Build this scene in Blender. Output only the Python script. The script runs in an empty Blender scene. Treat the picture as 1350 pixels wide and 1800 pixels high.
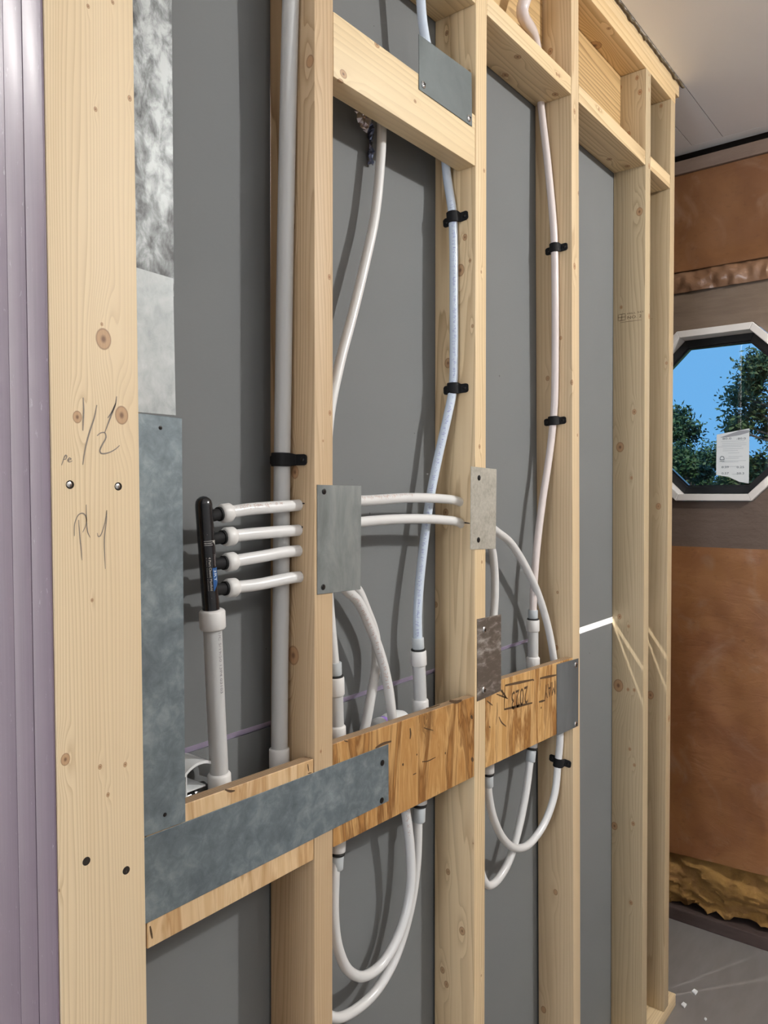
import bpy, bmesh, math, random
from mathutils import Vector, Matrix
random.seed(7)
SC = bpy.context.scene
COL = SC.collection

# ------------------------------------------------------------------ camera
cam_d = bpy.data.cameras.new('camera')
cam = bpy.data.objects.new('camera', cam_d)
COL.objects.link(cam)
cam_d.sensor_fit = 'VERTICAL'
cam_d.sensor_height = 36.0
cam_d.sensor_width = 27.0
cam_d.lens = 26.8235
cam_d.clip_start = 0.02
cam_d.clip_end = 200
YAW, PITCH, ROLL = 0.9004, 0.0246, -0.0025
fw = Vector((math.sin(YAW) * math.cos(PITCH), math.cos(YAW) * math.cos(PITCH), -math.sin(PITCH)))
rt = Vector((math.cos(YAW), -math.sin(YAW), 0))
up = rt.cross(fw)
rt2 = rt * math.cos(ROLL) + up * math.sin(ROLL)
up2 = -rt * math.sin(ROLL) + up * math.cos(ROLL)
CAMP = Vector((0, -0.7327, 1.575))
M = Matrix((rt2, up2, -fw)).transposed().to_4x4()
M.translation = CAMP
cam.matrix_world = M
SC.camera = cam

# ------------------------------------------------------------------ world, lights, exposure
SC.view_settings.view_transform = 'Standard'
SC.view_settings.look = 'None'
SC.view_settings.gamma = 1.0
SC.view_settings.use_curve_mapping = False
SC.view_settings.exposure = -0.04
world = bpy.data.worlds.new('world')
SC.world = world
world.use_nodes = True
wnt = world.node_tree
bg = wnt.nodes['Background']
bg.inputs['Color'].default_value = (0.20, 0.52, 1.0, 1)
bg.inputs['Strength'].default_value = 1.0


def lamp(name, kind, loc, energy, color=(1, 1, 1), radius=0.04):
    d = bpy.data.lights.new(name, kind)
    d.energy = energy
    d.color = color
    if kind == 'SUN':
        d.angle = 0.01
    else:
        d.shadow_soft_size = radius
    o = bpy.data.objects.new(name, d)
    o.location = loc
    COL.objects.link(o)
    return o


WARM = (1.0, 0.985, 0.955)
lamp('ceiling_lamp', 'POINT', (1.95, -1.85, 2.72), 124, WARM, 0.03)
lamp('ceiling_lamp', 'POINT', (0.08, -2.10, 2.72), 14, WARM, 0.035)
lamp('ceiling_lamp', 'POINT', (1.25, -2.10, 2.72), 5, WARM, 0.03)
lamp('bath_lamp', 'POINT', (-0.16, 1.12, 2.70), 20, (1.0, 0.97, 0.93), 0.03)
lamp('bath_lamp', 'POINT', (1.00, 1.12, 2.70), 210, (1.0, 0.97, 0.93), 0.02)
lamp('bath_lamp', 'POINT', (1.10, 0.68, 2.70), 170, (1.0, 0.97, 0.93), 0.02)
# unseen fill light added at left to brighten stud sides and corner boards
wl = lamp('left_fill_light', 'AREA', (-2.58, -0.66, 1.55), 42, (0.90, 0.93, 1.0))
wl.data.shape = 'RECTANGLE'
wl.data.size = 1.3
wl.data.size_y = 0.8
wl.rotation_euler = (0, math.radians(-90), 0)
sun = lamp('sun', 'SUN', (8, -6, 12), 4.0, (1.0, 0.95, 0.85))
sun.rotation_euler = (math.radians(35), math.radians(-38), 0)

# ------------------------------------------------------------------ node helpers


class NT:
    def __init__(self, name):
        self.mat = bpy.data.materials.new(name)
        self.mat.use_nodes = True
        self.t = self.mat.node_tree
        self.b = self.t.nodes['Principled BSDF']

    def link(self, a, b):
        self.t.links.new(a, b)

    def put(self, sock, v):
        if isinstance(v, bpy.types.NodeSocket):
            self.link(v, sock)
        elif v is not None:
            if sock.type == 'RGBA' and len(v) == 3:
                v = (v[0], v[1], v[2], 1)
            sock.default_value = v

    def m(self, op, a, b=None, c=None, clamp=False):
        n = self.t.nodes.new('ShaderNodeMath')
        n.operation = op
        n.use_clamp = clamp
        for i, v in enumerate((a, b, c)):
            if v is not None:
                self.put(n.inputs[i], v)
        return n.outputs[0]

    def v(self, op, a, b=None):
        n = self.t.nodes.new('ShaderNodeVectorMath')
        n.operation = op
        self.put(n.inputs[0], a)
        if b is not None:
            self.put(n.inputs[1], b)
        return n.outputs['Value'] if op in ('LENGTH', 'DOT_PRODUCT', 'DISTANCE') else n.outputs[0]

    def coord(self):
        n = self.t.nodes.new('ShaderNodeTexCoord')
        return n.outputs['Object']

    def noise(self, vec, scale=5.0, detail=3.0, rough=0.5, dist=0.0):
        n = self.t.nodes.new('ShaderNodeTexNoise')
        self.put(n.inputs['Vector'], vec)
        n.inputs['Scale'].default_value = scale
        n.inputs['Detail'].default_value = detail
        n.inputs['Roughness'].default_value = rough
        n.inputs['Distortion'].default_value = dist
        return n.outputs[0]

    def smooth(self, x, lo, hi):
        n = self.t.nodes.new('ShaderNodeMapRange')
        n.interpolation_type = 'SMOOTHSTEP'
        self.put(n.inputs['Value'], x)
        n.inputs['From Min'].default_value = lo
        n.inputs['From Max'].default_value = hi
        return n.outputs[0]

    def mix(self, f, a, b):
        n = self.t.nodes.new('ShaderNodeMix')
        n.data_type = 'RGBA'
        self.put(n.inputs[0], f)
        self.put(n.inputs[6], a)
        self.put(n.inputs[7], b)
        return n.outputs[2]

    def ramp(self, f, stops):
        n = self.t.nodes.new('ShaderNodeValToRGB')
        self.put(n.inputs[0], f)
        e = n.color_ramp.elements
        while len(e) < len(stops):
            e.new(0.5)
        for el, (p, c) in zip(e, stops):
            el.position = p
            el.color = (c[0], c[1], c[2], 1)
        return n.outputs[0]

    def bump(self, h, strength=0.2, dist=0.002):
        n = self.t.nodes.new('ShaderNodeBump')
        n.inputs['Strength'].default_value = strength
        n.inputs['Distance'].default_value = dist
        self.put(n.inputs['Height'], h)
        self.link(n.outputs[0], self.b.inputs['Normal'])
        self.link(n.outputs[0], self.b.inputs['Coat Normal'])

    def out(self, color=None, rough=None, metal=None, **kw):
        if color is not None:
            self.put(self.b.inputs['Base Color'], color)
        if rough is not None:
            self.put(self.b.inputs['Roughness'], rough)
        if metal is not None:
            self.put(self.b.inputs['Metallic'], metal)
        for k, v in kw.items():
            self.put(self.b.inputs[k.replace('_', ' ')], v)
        return self.mat


def plain(name, color, rough=0.6, metal=0.0, var=0.0, scale=30, **kw):
    n = NT(name)
    c = color
    if var:
        x = n.noise(n.coord(), scale, 4, 0.6)
        c = n.mix(x, tuple(min(1, a * (1 - var)) for a in color), tuple(min(1, a * (1 + var)) for a in color))
    return n.out(c, rough, metal, **kw)


def pine(name, axis='z', knots=(), origin=(0, 0, 0), light=(0.80, 0.585, 0.37), dark=(0.58, 0.365, 0.185), freq=95.0, seed=0.0, contrast=1.0, rough=0.55, across=(0.83, 0.55)):
    """Sawn softwood: growth-ring lines along the axis, bent around knots (world position, radius)."""
    light = (light[0] * 0.99, light[1] * 1.005, light[2] * 0.94)
    dark = (dark[0] * 0.96, dark[1] * 0.97, dark[2] * 0.92)
    n = NT(name)
    co = n.coord()
    s = {'z': (1, 1, 0.055), 'x': (0.055, 1, 1), 'y': (1, 0.055, 1)}[axis]
    cs = n.v('MULTIPLY', n.v('ADD', co, (seed, seed * 0.7, seed * 1.3)), s)
    broad = n.noise(cs, 9.0, 2.0, 0.45)
    d = {'z': (across[0], across[1], 0), 'x': (0, across[0], across[1]), 'y': (across[0], 0, across[1])}[axis]
    t = n.v('DOT_PRODUCT', co, d)
    t = n.m('ADD', t, n.m('MULTIPLY', broad, 0.11))
    t = n.m('ADD', t, n.m('MULTIPLY', n.noise(cs, 34.0, 2.0, 0.5), 0.016))
    kmask = None
    kdark = None
    o = Vector(origin)
    for (kp, kr) in knots:
        q = Vector(kp) - o
        st = {'z': (1, 1, 0.78), 'x': (0.78, 1, 1), 'y': (1, 0.78, 1)}[axis]
        st2 = {'z': (1, 1, 0.28), 'x': (0.28, 1, 1), 'y': (1, 0.28, 1)}[axis]
        dv = n.v('SUBTRACT', co, tuple(q))
        l1 = n.v('LENGTH', n.v('MULTIPLY', dv, st))
        l2 = n.v('LENGTH', n.v('MULTIPLY', dv, st2))
        k = n.m('SUBTRACT', 1.0, n.smooth(l1, kr * 0.86, kr * 1.06))
        kd = n.m('MAXIMUM', n.m('SUBTRACT', 1.0, n.smooth(l1, kr * 0.1, kr * 0.5)), n.m('MULTIPLY', n.m('SUBTRACT', 1.0, n.smooth(n.m('ABSOLUTE', n.m('SUBTRACT', l1, kr * 0.92)), 0.0, kr * 0.13)), 0.6))
        w = n.m('SUBTRACT', 1.0, n.smooth(l2, kr * 0.4, kr * 2.6))
        t = n.m('ADD', t, n.m('MULTIPLY', w, kr * 1.4))
        kmask = k if kmask is None else n.m('MAXIMUM', kmask, k)
        kdark = kd if kdark is None else n.m('MAXIMUM', kdark, kd)
    saw = n.m('FRACT', n.m('MULTIPLY', t, freq * 2.1))
    line = n.m('MULTIPLY', n.m('POWER', saw, 2.6), n.m('SUBTRACT', 1.0, n.smooth(saw, 0.93, 1.0)))
    fine = n.noise(cs, 160.0, 3.0, 0.6)
    tone = n.noise(cs, 14.0, 2.0, 0.5)
    mid = tuple((a + b) * 0.5 for a, b in zip(light, dark))
    c = n.mix(n.smooth(tone, 0.35, 0.7), light, tuple(a * 0.88 + b * 0.12 for a, b in zip(light, dark)))
    amp = n.m('MULTIPLY', n.m('ADD', 0.45, n.smooth(n.noise(cs, 5.0, 1.0, 0.5), 0.3, 0.7)), 0.8 * contrast, clamp=True)
    streak = n.noise(cs, 38.0, 3.0, 0.6)
    c = n.mix(n.m('MULTIPLY', n.smooth(streak, 0.5, 0.75), 0.45 * contrast), c, tuple(a * 0.45 + b * 0.55 for a, b in zip(light, dark)))
    c = n.mix(n.m('MULTIPLY', line, amp), c, tuple(v * 0.82 for v in dark))
    c = n.mix(n.m('MULTIPLY', n.smooth(fine, 0.42, 0.8), 0.42 * contrast), c, mid)
    if kmask is not None:
        c = n.mix(n.m('MULTIPLY', kmask, 0.72), c, (0.42, 0.215, 0.095))
        c = n.mix(n.m('MULTIPLY', kdark, 0.8), c, (0.13, 0.055, 0.025))
    n.bump(n.m('ADD', n.m('MULTIPLY', line, 0.5), fine), 0.12, 0.0008)
    return n.out(c, rough)


def plywood(name, light, mid, dark, origin=(0, 0, 0), seed=0.0, amount=1.0, knots=()):
    n = NT(name)
    co = n.coord()
    cs = n.v('MULTIPLY', n.v('ADD', co, (seed, 0, seed * 2)), (1, 1, 0.14))
    a = n.noise(cs, 15.0, 5.0, 0.6, 1.3)
    b = n.noise(cs, 48.0, 4.0, 0.62, 1.4)
    fine = n.noise(n.v('MULTIPLY', co, (1, 1, 0.06)), 300.0, 2.0, 0.6)
    c = n.ramp(a, [(0.34, light), (0.44, mid), (0.50, light), (0.57, dark), (0.62, mid), (0.70, dark)])
    c = n.mix(n.m('MULTIPLY', n.smooth(b, 0.52, 0.74), 0.75 * amount), c, dark)
    for (kp, kr) in knots:
        q = Vector(kp) - Vector(origin)
        l1 = n.v('LENGTH', n.v('MULTIPLY', n.v('SUBTRACT', co, tuple(q)), (1, 0.2, 0.6)))
        l1 = n.m('ADD', l1, n.m('MULTIPLY', n.m('SUBTRACT', b, 0.5), kr * 1.4))
        ring = n.m('FRACT', n.m('MULTIPLY', l1, 110.0))
        k = n.m('SUBTRACT', 1.0, n.smooth(l1, kr * 0.3, kr * 1.1))
        c = n.mix(n.m('MULTIPLY', k, n.m('ADD', 0.25, n.m('MULTIPLY', ring, 0.6))), c, tuple(v * 0.55 for v in dark))
    c = n.mix(n.m('MULTIPLY', fine, 0.25), c, tuple(v * 0.8 for v in mid))
    # veneer layers on the cut edges (thin stripes through the thickness)
    sep = n.t.nodes.new('ShaderNodeSeparateXYZ')
    n.link(co, sep.inputs[0])
    layer = n.m('FRACT', n.m('MULTIPLY', sep.outputs[1], 260.0))
    geo = n.t.nodes.new('ShaderNodeNewGeometry')
    sn = n.t.nodes.new('ShaderNodeSeparateXYZ')
    n.link(geo.outputs['True Normal'], sn.inputs[0])
    edge = n.smooth(n.m('ABSOLUTE', sn.outputs[1]), 0.75, 0.45)
    edge.node.inputs['From Min'].default_value = 0.45
    edge.node.inputs['From Max'].default_value = 0.75
    lay = n.mix(n.smooth(layer, 0.35, 0.65), (0.50, 0.35, 0.21), (0.24, 0.15, 0.085))
    c = n.mix(edge, lay, c)
    n.bump(n.m('ADD', a, fine), 0.15, 0.001)
    return n.out(c, 0.5)


def galv(name, base, lo, hi, scale=60.0, rough=0.45, metal=0.75, seed=0.0, streak=(1, 1, 1), p0=0.35, p1=0.7):
    n = NT(name)
    co = n.v('MULTIPLY', n.v('ADD', n.coord(), (seed, seed, seed)), streak)
    a = n.noise(co, scale, 6.0, 0.65, 0.4)
    b = n.noise(co, scale * 0.22, 3.0, 0.55, 0.3)
    x = n.m('ADD', n.m('MULTIPLY', a, 0.6), n.m('MULTIPLY', b, 0.4))
    c = n.ramp(x, [(p0, lo), (0.5, base), (p1, hi)])
    n.bump(a, 0.08, 0.0006)
    return n.out(c, n.m('ADD', rough - 0.1, n.m('MULTIPLY', a, 0.25)), metal)


# ------------------------------------------------------------------ mesh helpers
def tag(o, label=None, cat=None, group=None, kind=None):
    if label:
        o['label'] = label
    if cat:
        o['category'] = cat
    if group:
        o['group'] = group
    if kind:
        o['kind'] = kind
    return o


def thing(name, loc, label, cat, group=None):
    o = bpy.data.objects.new(name, None)
    o.empty_display_size = 0.02
    o.location = loc
    COL.objects.link(o)
    return tag(o, label, cat, group)


def org(parent):
    p = Vector((0, 0, 0))
    while parent is not None:
        p += parent.location
        parent = parent.parent
    return p


def mk(name, data, mat, parent=None, origin=None, smooth=False, bevel=0.0, seg=2):
    """Link (verts, faces) given in world space as one mesh object."""
    verts, faces = data
    base = org(parent)
    o0 = base if parent is not None else (Vector(origin) if origin is not None else Vector((0, 0, 0)))
    me = bpy.data.meshes.new(name)
    me.from_pydata([tuple(Vector(v) - o0) for v in verts], [], faces)
    bm = bmesh.new()
    bm.from_mesh(me)
    bmesh.ops.recalc_face_normals(bm, faces=bm.faces)
    if bevel:
        es = [e for e in bm.edges if len(e.link_faces) == 2 and e.calc_face_angle() > 0.6]
        bmesh.ops.bevel(bm, geom=es, offset=bevel, segments=seg, profile=0.6, affect='EDGES')
    bm.to_mesh(me)
    bm.free()
    mats = mat if isinstance(mat, (list, tuple)) else [mat]
    for m_ in mats:
        me.materials.append(m_)
    if smooth:
        for p in me.polygons:
            p.use_smooth = True
        try:
            me.set_sharp_from_angle(angle=math.radians(42))
        except Exception:
            pass
    o = bpy.data.objects.new(name, me)
    COL.objects.link(o)
    if parent is not None:
        o.parent = parent
    else:
        o.location = o0
    return o


def join(*ds):
    V, Fc = [], []
    for v, f in ds:
        k = len(V)
        V += list(v)
        Fc += [tuple(i + k for i in q) for q in f]
    return V, Fc


def box(x0, x1, y0, y1, z0, z1, lean=0.0):
    """Axis-aligned box; lean shifts the top in x."""
    v = []
    for z, dx in ((z0, 0.0), (z1, lean)):
        v += [(x0 + dx, y0, z), (x1 + dx, y0, z), (x1 + dx, y1, z), (x0 + dx, y1, z)]
    f = [(0, 3, 2, 1), (4, 5, 6, 7), (0, 1, 5, 4), (1, 2, 6, 5), (2, 3, 7, 6), (3, 0, 4, 7)]
    return v, f


def prism(poly, d):
    """Extrude a 3D polygon along vector d."""
    n = len(poly)
    d = Vector(d)
    v = [Vector(p) for p in poly] + [Vector(p) + d for p in poly]
    f = [tuple(range(n)), tuple(range(2 * n - 1, n - 1, -1))]
    for i in range(n):
        j = (i + 1) % n
        f.append((i, j, j + n, i + n))
    return v, f


def catmull(pts, per=8):
    P = [Vector(p) for p in pts]
    if len(P) == 2:
        return [P[0].lerp(P[1], i / per) for i in range(per + 1)]
    out = []
    for i in range(len(P) - 1):
        p0 = P[i - 1] if i else P[0] * 2 - P[1]
        p1, p2 = P[i], P[i + 1]
        p3 = P[i + 2] if i + 2 < len(P) else P[-1] * 2 - P[-2]
        # centripetal-like: limit tangents by the local segment
        L = (p2 - p1).length
        m1 = (p2 - p0) * (L / max(1e-6, (p2 - p1).length + (p1 - p0).length))
        m2 = (p3 - p1) * (L / max(1e-6, (p3 - p2).length + (p2 - p1).length))
        for k in range(per):
            t = k / per
            t2, t3 = t * t, t * t * t
            out.append(p1 * (2 * t3 - 3 * t2 + 1) + m1 * (t3 - 2 * t2 + t) + p2 * (-2 * t3 + 3 * t2) + m2 * (t3 - t2))
    out.append(P[-1])
    return out


def tube_path(path, r, seg=16):
    n = len(path)
    rad = r if isinstance(r, (list, tuple)) else [r] * n
    T = []
    for i in range(n):
        a, b = path[max(0, i - 1)], path[min(n - 1, i + 1)]
        T.append((b - a).normalized())
    ref = Vector((0, 1, 0)) if abs(T[0].y) < 0.8 else Vector((1, 0, 0))
    nrm = (ref - T[0] * ref.dot(T[0])).normalized()
    V, Fc = [], []
    for i in range(n):
        nrm = (nrm - T[i] * nrm.dot(T[i])).normalized()
        bn = T[i].cross(nrm)
        for k in range(seg):
            a = 2 * math.pi * k / seg
            V.append(path[i] + (nrm * math.cos(a) + bn * math.sin(a)) * rad[i])
    for i in range(n - 1):
        for k in range(seg):
            j = (k + 1) % seg
            Fc.append((i * seg + k, i * seg + j, (i + 1) * seg + j, (i + 1) * seg + k))
    Fc.append(tuple(range(seg - 1, -1, -1)))
    Fc.append(tuple((n - 1) * seg + k for k in range(seg)))
    return V, Fc


def tube(pts, r, seg=16, per=8):
    return tube_path(catmull(pts, per), r, seg)


def lathe(p0, p1, prof, seg=24):
    """Rings (distance from p0 towards p1 in metres, radius)."""
    p0, p1 = Vector(p0), Vector(p1)
    ax = (p1 - p0).normalized()
    ref = Vector((0, 1, 0)) if abs(ax.y) < 0.8 else Vector((1, 0, 0))
    u = (ref - ax * ref.dot(ax)).normalized()
    w = ax.cross(u)
    V, Fc = [], []
    for d, r in prof:
        for k in range(seg):
            a = 2 * math.pi * k / seg
            V.append(p0 + ax * d + (u * math.cos(a) + w * math.sin(a)) * r)
    n = len(prof)
    for i in range(n - 1):
        for k in range(seg):
            j = (k + 1) % seg
            Fc.append((i * seg + k, i * seg + j, (i + 1) * seg + j, (i + 1) * seg + k))
    Fc.append(tuple(range(seg - 1, -1, -1)))
    Fc.append(tuple((n - 1) * seg + k for k in range(seg)))
    return V, Fc


def collar_prof(L, r, c=0.002):
    return [(0, r - c), (c * 0.4, r - c * 0.4), (c, r), (L - c, r), (L - c * 0.4, r - c * 0.4), (L, r - c)]


def ribbon(pts, width, normal, per=6, thick=0.0003):
    """Flat pencil / ink stroke lying on a surface with the given normal."""
    path = catmull(pts, per)
    nrm = Vector(normal).normalized()
    V, Fc = [], []
    n = len(path)
    for i in range(n):
        t = (path[min(n - 1, i + 1)] - path[max(0, i - 1)]).normalized()
        s = t.cross(nrm).normalized()
        w = width * (0.45 + 0.55 * math.sin(math.pi * min(1, max(0.08, i / (n - 1) * 0.92 + 0.04))))
        V += [path[i] + s * w / 2 + nrm * thick, path[i] - s * w / 2 + nrm * thick]
    for i in range(n - 1):
        Fc.append((2 * i, 2 * i + 1, 2 * i + 3, 2 * i + 2))
    return V, Fc


_font_cache = {}


def glyphs(text, size=1.0):
    """2D outline mesh of a string in the built-in font: list of (x, y), faces."""
    key = text
    if key not in _font_cache:
        cu = bpy.data.curves.new('lettering', 'FONT')
        cu.body = text
        cu.resolution_u = 2
        ob = bpy.data.objects.new('lettering', cu)
        COL.objects.link(ob)
        dg = bpy.context.evaluated_depsgraph_get()
        me = ob.evaluated_get(dg).to_mesh()
        _font_cache[key] = ([(v.co.x, v.co.y) for v in me.vertices], [tuple(p.vertices) for p in me.polygons])
        ob.evaluated_get(dg).to_mesh_clear()
        bpy.data.objects.remove(ob)
        bpy.data.curves.remove(cu)
    v, f = _font_cache[key]
    return [(a * size, b * size) for a, b in v], f


def text_on_plane(text, size, o, u, v, lift=0.0003, width=None):
    g, f = glyphs(text, size)
    u, v, o = Vector(u).normalized(), Vector(v).normalized(), Vector(o)
    w = u.cross(v)
    if width:
        m = max(a for a, b in g)
        g = [(a * width / m, b) for a, b in g]
    return [o + u * a + v * b + w * lift for a, b in g], f


def text_on_tube(text, size, p0, p1, r, face, length=None, flip=1, ang0=0.0):
    """Lettering wrapped on a straight pipe, running from p0 to p1."""
    g, f = glyphs(text, size)
    p0, p1 = Vector(p0), Vector(p1)
    ax = (p1 - p0).normalized()
    fc = Vector(face)
    n = (fc - ax * fc.dot(ax)).normalized()
    s = ax.cross(n) * flip
    m = max(a for a, b in g)
    k = (length / m) if length else 1.0
    V = []
    for a, b in g:
        th = b / r + ang0
        V.append(p0 + ax * a * k + (n * math.cos(th) + s * math.sin(th)) * (r + 0.00025))
    return V, f


def print_marks(path, r, s0, s1, face, seed, h=0.0056, gap=0.35):
    """Small ink strokes of a worn print line along a pipe."""
    rnd = random.Random(seed)
    V, Fc = [], []
    acc = 0.0
    cell = 0.0026
    nxt = s0
    word = 0
    fc = Vector(face)
    for i in range(len(path) - 1):
        a, b = path[i], path[i + 1]
        L = (b - a).length
        while nxt < acc + L and nxt < s1:
            t = (nxt - acc) / L
            p = a.lerp(b, t)
            ax = (b - a).normalized()
            n = (fc - ax * fc.dot(ax)).normalized()
            s = ax.cross(n)
            word -= 1
            if word <= 0:
                word = rnd.randint(3, 7)
                nxt += cell * 1.6
            for k in range(rnd.randint(1, 3)):
                horiz = rnd.random() < 0.45
                v0 = rnd.uniform(-h / 2, h / 2 * 0.4)
                u0 = rnd.uniform(0, cell * 0.5)
                du, dv = (cell * 0.65, 0.0006) if horiz else (0.0006, h * rnd.uniform(0.4, 0.9))
                q = []
                for uu, vv in ((u0, v0), (u0 + du, v0), (u0 + du, v0 + dv), (u0, v0 + dv)):
                    th = vv / r
                    q.append(p + ax * uu + (n * math.cos(th) + s * math.sin(th)) * (r + 0.00025))
                kk = len(V)
                V += q
                Fc.append((kk, kk + 1, kk + 2, kk + 3))
            nxt += cell
        acc += L
    return V, Fc


# ------------------------------------------------------------------ shared materials
M_DRY = None
n = NT('grey_drywall_paper')
co = n.coord()
a_ = n.noise(co, 3.0, 3, 0.5)
b_ = n.noise(n.v('MULTIPLY', co, (1, 1, 6)), 120.0, 2, 0.5)
vor = n.t.nodes.new('ShaderNodeTexVoronoi')
n.link(co, vor.inputs['Vector'])
vor.inputs['Scale'].default_value = 11.0
speck = n.m('LESS_THAN', vor.outputs['Distance'], 0.022)
c_ = n.mix(a_, (0.168, 0.178, 0.182), (0.200, 0.207, 0.208))
c_ = n.mix(n.m('MULTIPLY', b_, 0.12), c_, (0.12, 0.125, 0.125))
c_ = n.mix(n.m('MULTIPLY', speck, 0.7), c_, (0.06, 0.055, 0.05))
M_DRY = n.out(c_, 0.85)
M_PURPLE_EDGE = plain('lavender_paper_edge', (0.60, 0.52, 0.72), 0.7, var=0.1)
M_WHITE_WALL = plain('painted_wall', (0.46, 0.45, 0.44), 0.8)
M_CEIL = plain('painted_ceiling', (0.93, 0.925, 0.925), 0.8, var=0.03, scale=4)
M_PEX = plain('milky_white_pipe_plastic', (0.80, 0.80, 0.79), 0.28, var=0.03, scale=12, Subsurface_Weight=0.15, Subsurface_Radius=(0.01, 0.01, 0.01), Coat_Weight=0.3, Coat_Roughness=0.15)
M_PEX_BLUE = plain('bluish_pipe_plastic', (0.64, 0.72, 0.82), 0.22, var=0.03, scale=12, Subsurface_Weight=0.15, Subsurface_Radius=(0.01, 0.01, 0.01), Coat_Weight=0.4, Coat_Roughness=0.1)
M_PEX_PINK = plain('pinkish_pipe_plastic', (0.76, 0.68, 0.655), 0.25, var=0.04, scale=12, Subsurface_Weight=0.15, Subsurface_Radius=(0.01, 0.01, 0.01), Coat_Weight=0.4, Coat_Roughness=0.12)
M_PEX_BIG = plain('clouded_white_pipe_plastic', (0.60, 0.605, 0.60), 0.35, var=0.03, scale=8, Subsurface_Weight=0.2, Subsurface_Radius=(0.012, 0.012, 0.012))
M_NUT = plain('white_ring_plastic', (0.80, 0.79, 0.77), 0.38, var=0.02, scale=20)
M_GREYFIT = plain('pale_grey_fitting_plastic', (0.56, 0.60, 0.62), 0.45, var=0.05, scale=60)
M_BLACK = plain('black_plastic', (0.010, 0.010, 0.011), 0.7, Specular_IOR_Level=0.25)
M_GLOSSBLACK = plain('gloss_black_plastic', (0.006, 0.007, 0.010), 0.22, Coat_Weight=0.5, Coat_Roughness=0.08)
M_RUBBER = plain('black_rubber', (0.01, 0.01, 0.01), 0.6)
M_INK = plain('black_ink', (0.035, 0.025, 0.02), 0.7)
M_INK_STAMP = plain('brown_black_stamp_ink', (0.09, 0.05, 0.022), 0.7, var=0.5, scale=300)
M_PENCIL = plain('pencil', (0.24, 0.20, 0.165), 0.6, var=0.3, scale=500)
M_INK_BLUE = plain('violet_print', (0.27, 0.29, 0.55), 0.5)
M_INK_RED = plain('faded_red_print', (0.58, 0.40, 0.33), 0.5)
M_INK_GREY = plain('grey_print', (0.26, 0.25, 0.27), 0.5)
M_SCREW_BLK = plain('black_screw_steel', (0.02, 0.02, 0.02), 0.35, 0.6)
M_SCREW_ZN = plain('zinc_screw_steel', (0.72, 0.72, 0.72), 0.22, 1.0)
M_BLUETAPE = plain('dark_blue_band', (0.05, 0.085, 0.13), 0.5)
M_HOLE = plain('dark_hole', (0.02, 0.013, 0.008), 0.9)

# ------------------------------------------------------------------ room shell
def struct(name, data, mat, parent=None, **kw):
    o = mk(name, data, mat, parent, **kw)
    if parent is None:
        o['kind'] = 'structure'
    return o


CZ = 2.785
XF = 2.84          # inner face of the far wall
n = NT('grey_subfloor')
co = n.coord()
fl = n.noise(n.v('MULTIPLY', co, (1, 4, 1)), 6.0, 5, 0.6)
M_FLOOR = n.out(n.mix(fl, (0.17, 0.155, 0.145), (0.25, 0.235, 0.225)), 0.55)
struct('floor', box(-2.6, XF + 0.01, -3.3, 2.4, -0.02, 0.0), M_FLOOR)
ceil = bpy.data.objects.new('ceiling', None)
COL.objects.link(ceil)
ceil['kind'] = 'structure'
mk('panel', box(-2.6, XF - 0.06, -3.3, -0.0075, CZ, CZ + 0.02), M_CEIL, ceil)
mk('panel', box(-2.6, XF - 0.06, -0.005, 0.0945, CZ, CZ + 0.02), M_CEIL, ceil)
mk('panel', box(-2.6, XF - 0.06, 0.097, 2.4, CZ, CZ + 0.02), M_CEIL, ceil)
mk('backing', box(-2.6, XF + 0.15, -3.3, 2.4, CZ + 0.021, CZ + 0.04), plain('gap_backing', (0.10, 0.09, 0.085), 0.9), ceil)
mk('edge_board', box(XF - 0.0585, XF - 0.006, -3.3, 2.4, CZ, CZ + 0.02), M_CEIL, ceil)
struct('wall_left', join(box(-2.62, -2.6, -3.3, 2.4, -0.02, 0.88), box(-2.62, -2.6, -3.3, 2.4, 2.22, CZ + 0.02), box(-2.62, -2.6, -3.3, -1.08, 0.88, 2.22), box(-2.62, -2.6, -0.24, 2.4, 0.88, 2.22)), M_WHITE_WALL)  # opening made up to hold the added fill light
struct('wall_front', box(-2.6, XF + 0.15, -3.32, -3.3, -0.02, CZ + 0.02), M_WHITE_WALL)
struct('wall_bathroom', box(-2.6, XF + 0.15, 2.4, 2.42, -0.02, CZ + 0.02), plain('bright_bathroom_wall', (0.85, 0.84, 0.83), 0.8))

struct('bath_light_blocker', box(2.305, 2.345, 0.1025, 2.4, 0.0, CZ), M_WHITE_WALL)  # unseen panel added to keep bath lamp light off the far wall
struct('wall_bathroom_left', box(0.40, 0.44, 0.1075, 0.62, 0.0, CZ), M_WHITE_WALL)
# drywall hung on the far side of the studs, grey paper back towards us
DB = 0.0895
wb = bpy.data.objects.new('wall_back', None)
COL.objects.link(wb)
wb['kind'] = 'structure'
up1 = mk('panel', box(0.40, 1.63, DB, DB + 0.0125, 1.241, 2.74), M_DRY, wb)
up2 = mk('panel', prism([(1.6315, DB, 1.2275), (1.6315, DB + 0.0125, 1.268), (1.6315, DB + 0.0125, 2.74), (1.6315, DB, 2.74)], (0.6665, 0, 0)), M_DRY, wb)
lo1 = mk('panel', box(0.40, 1.63, DB + 0.004, DB + 0.0165, 0.0, 1.231), M_DRY, wb)
lo2 = mk('panel', box(1.6315, 2.298, DB, DB + 0.0125, 0.0, 1.2105), M_DRY, wb)
mk('gypsum_edge', prism([(1.6315, DB + 0.0002, 1.2106), (1.6315, DB + 0.0125, 1.2106), (1.6315, DB + 0.0125, 1.2160), (1.6315, DB + 0.0002, 1.2125)], (0.666, 0, 0)), plain('white_gypsum_core', (0.86, 0.86, 0.86), 0.8), wb)
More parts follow.
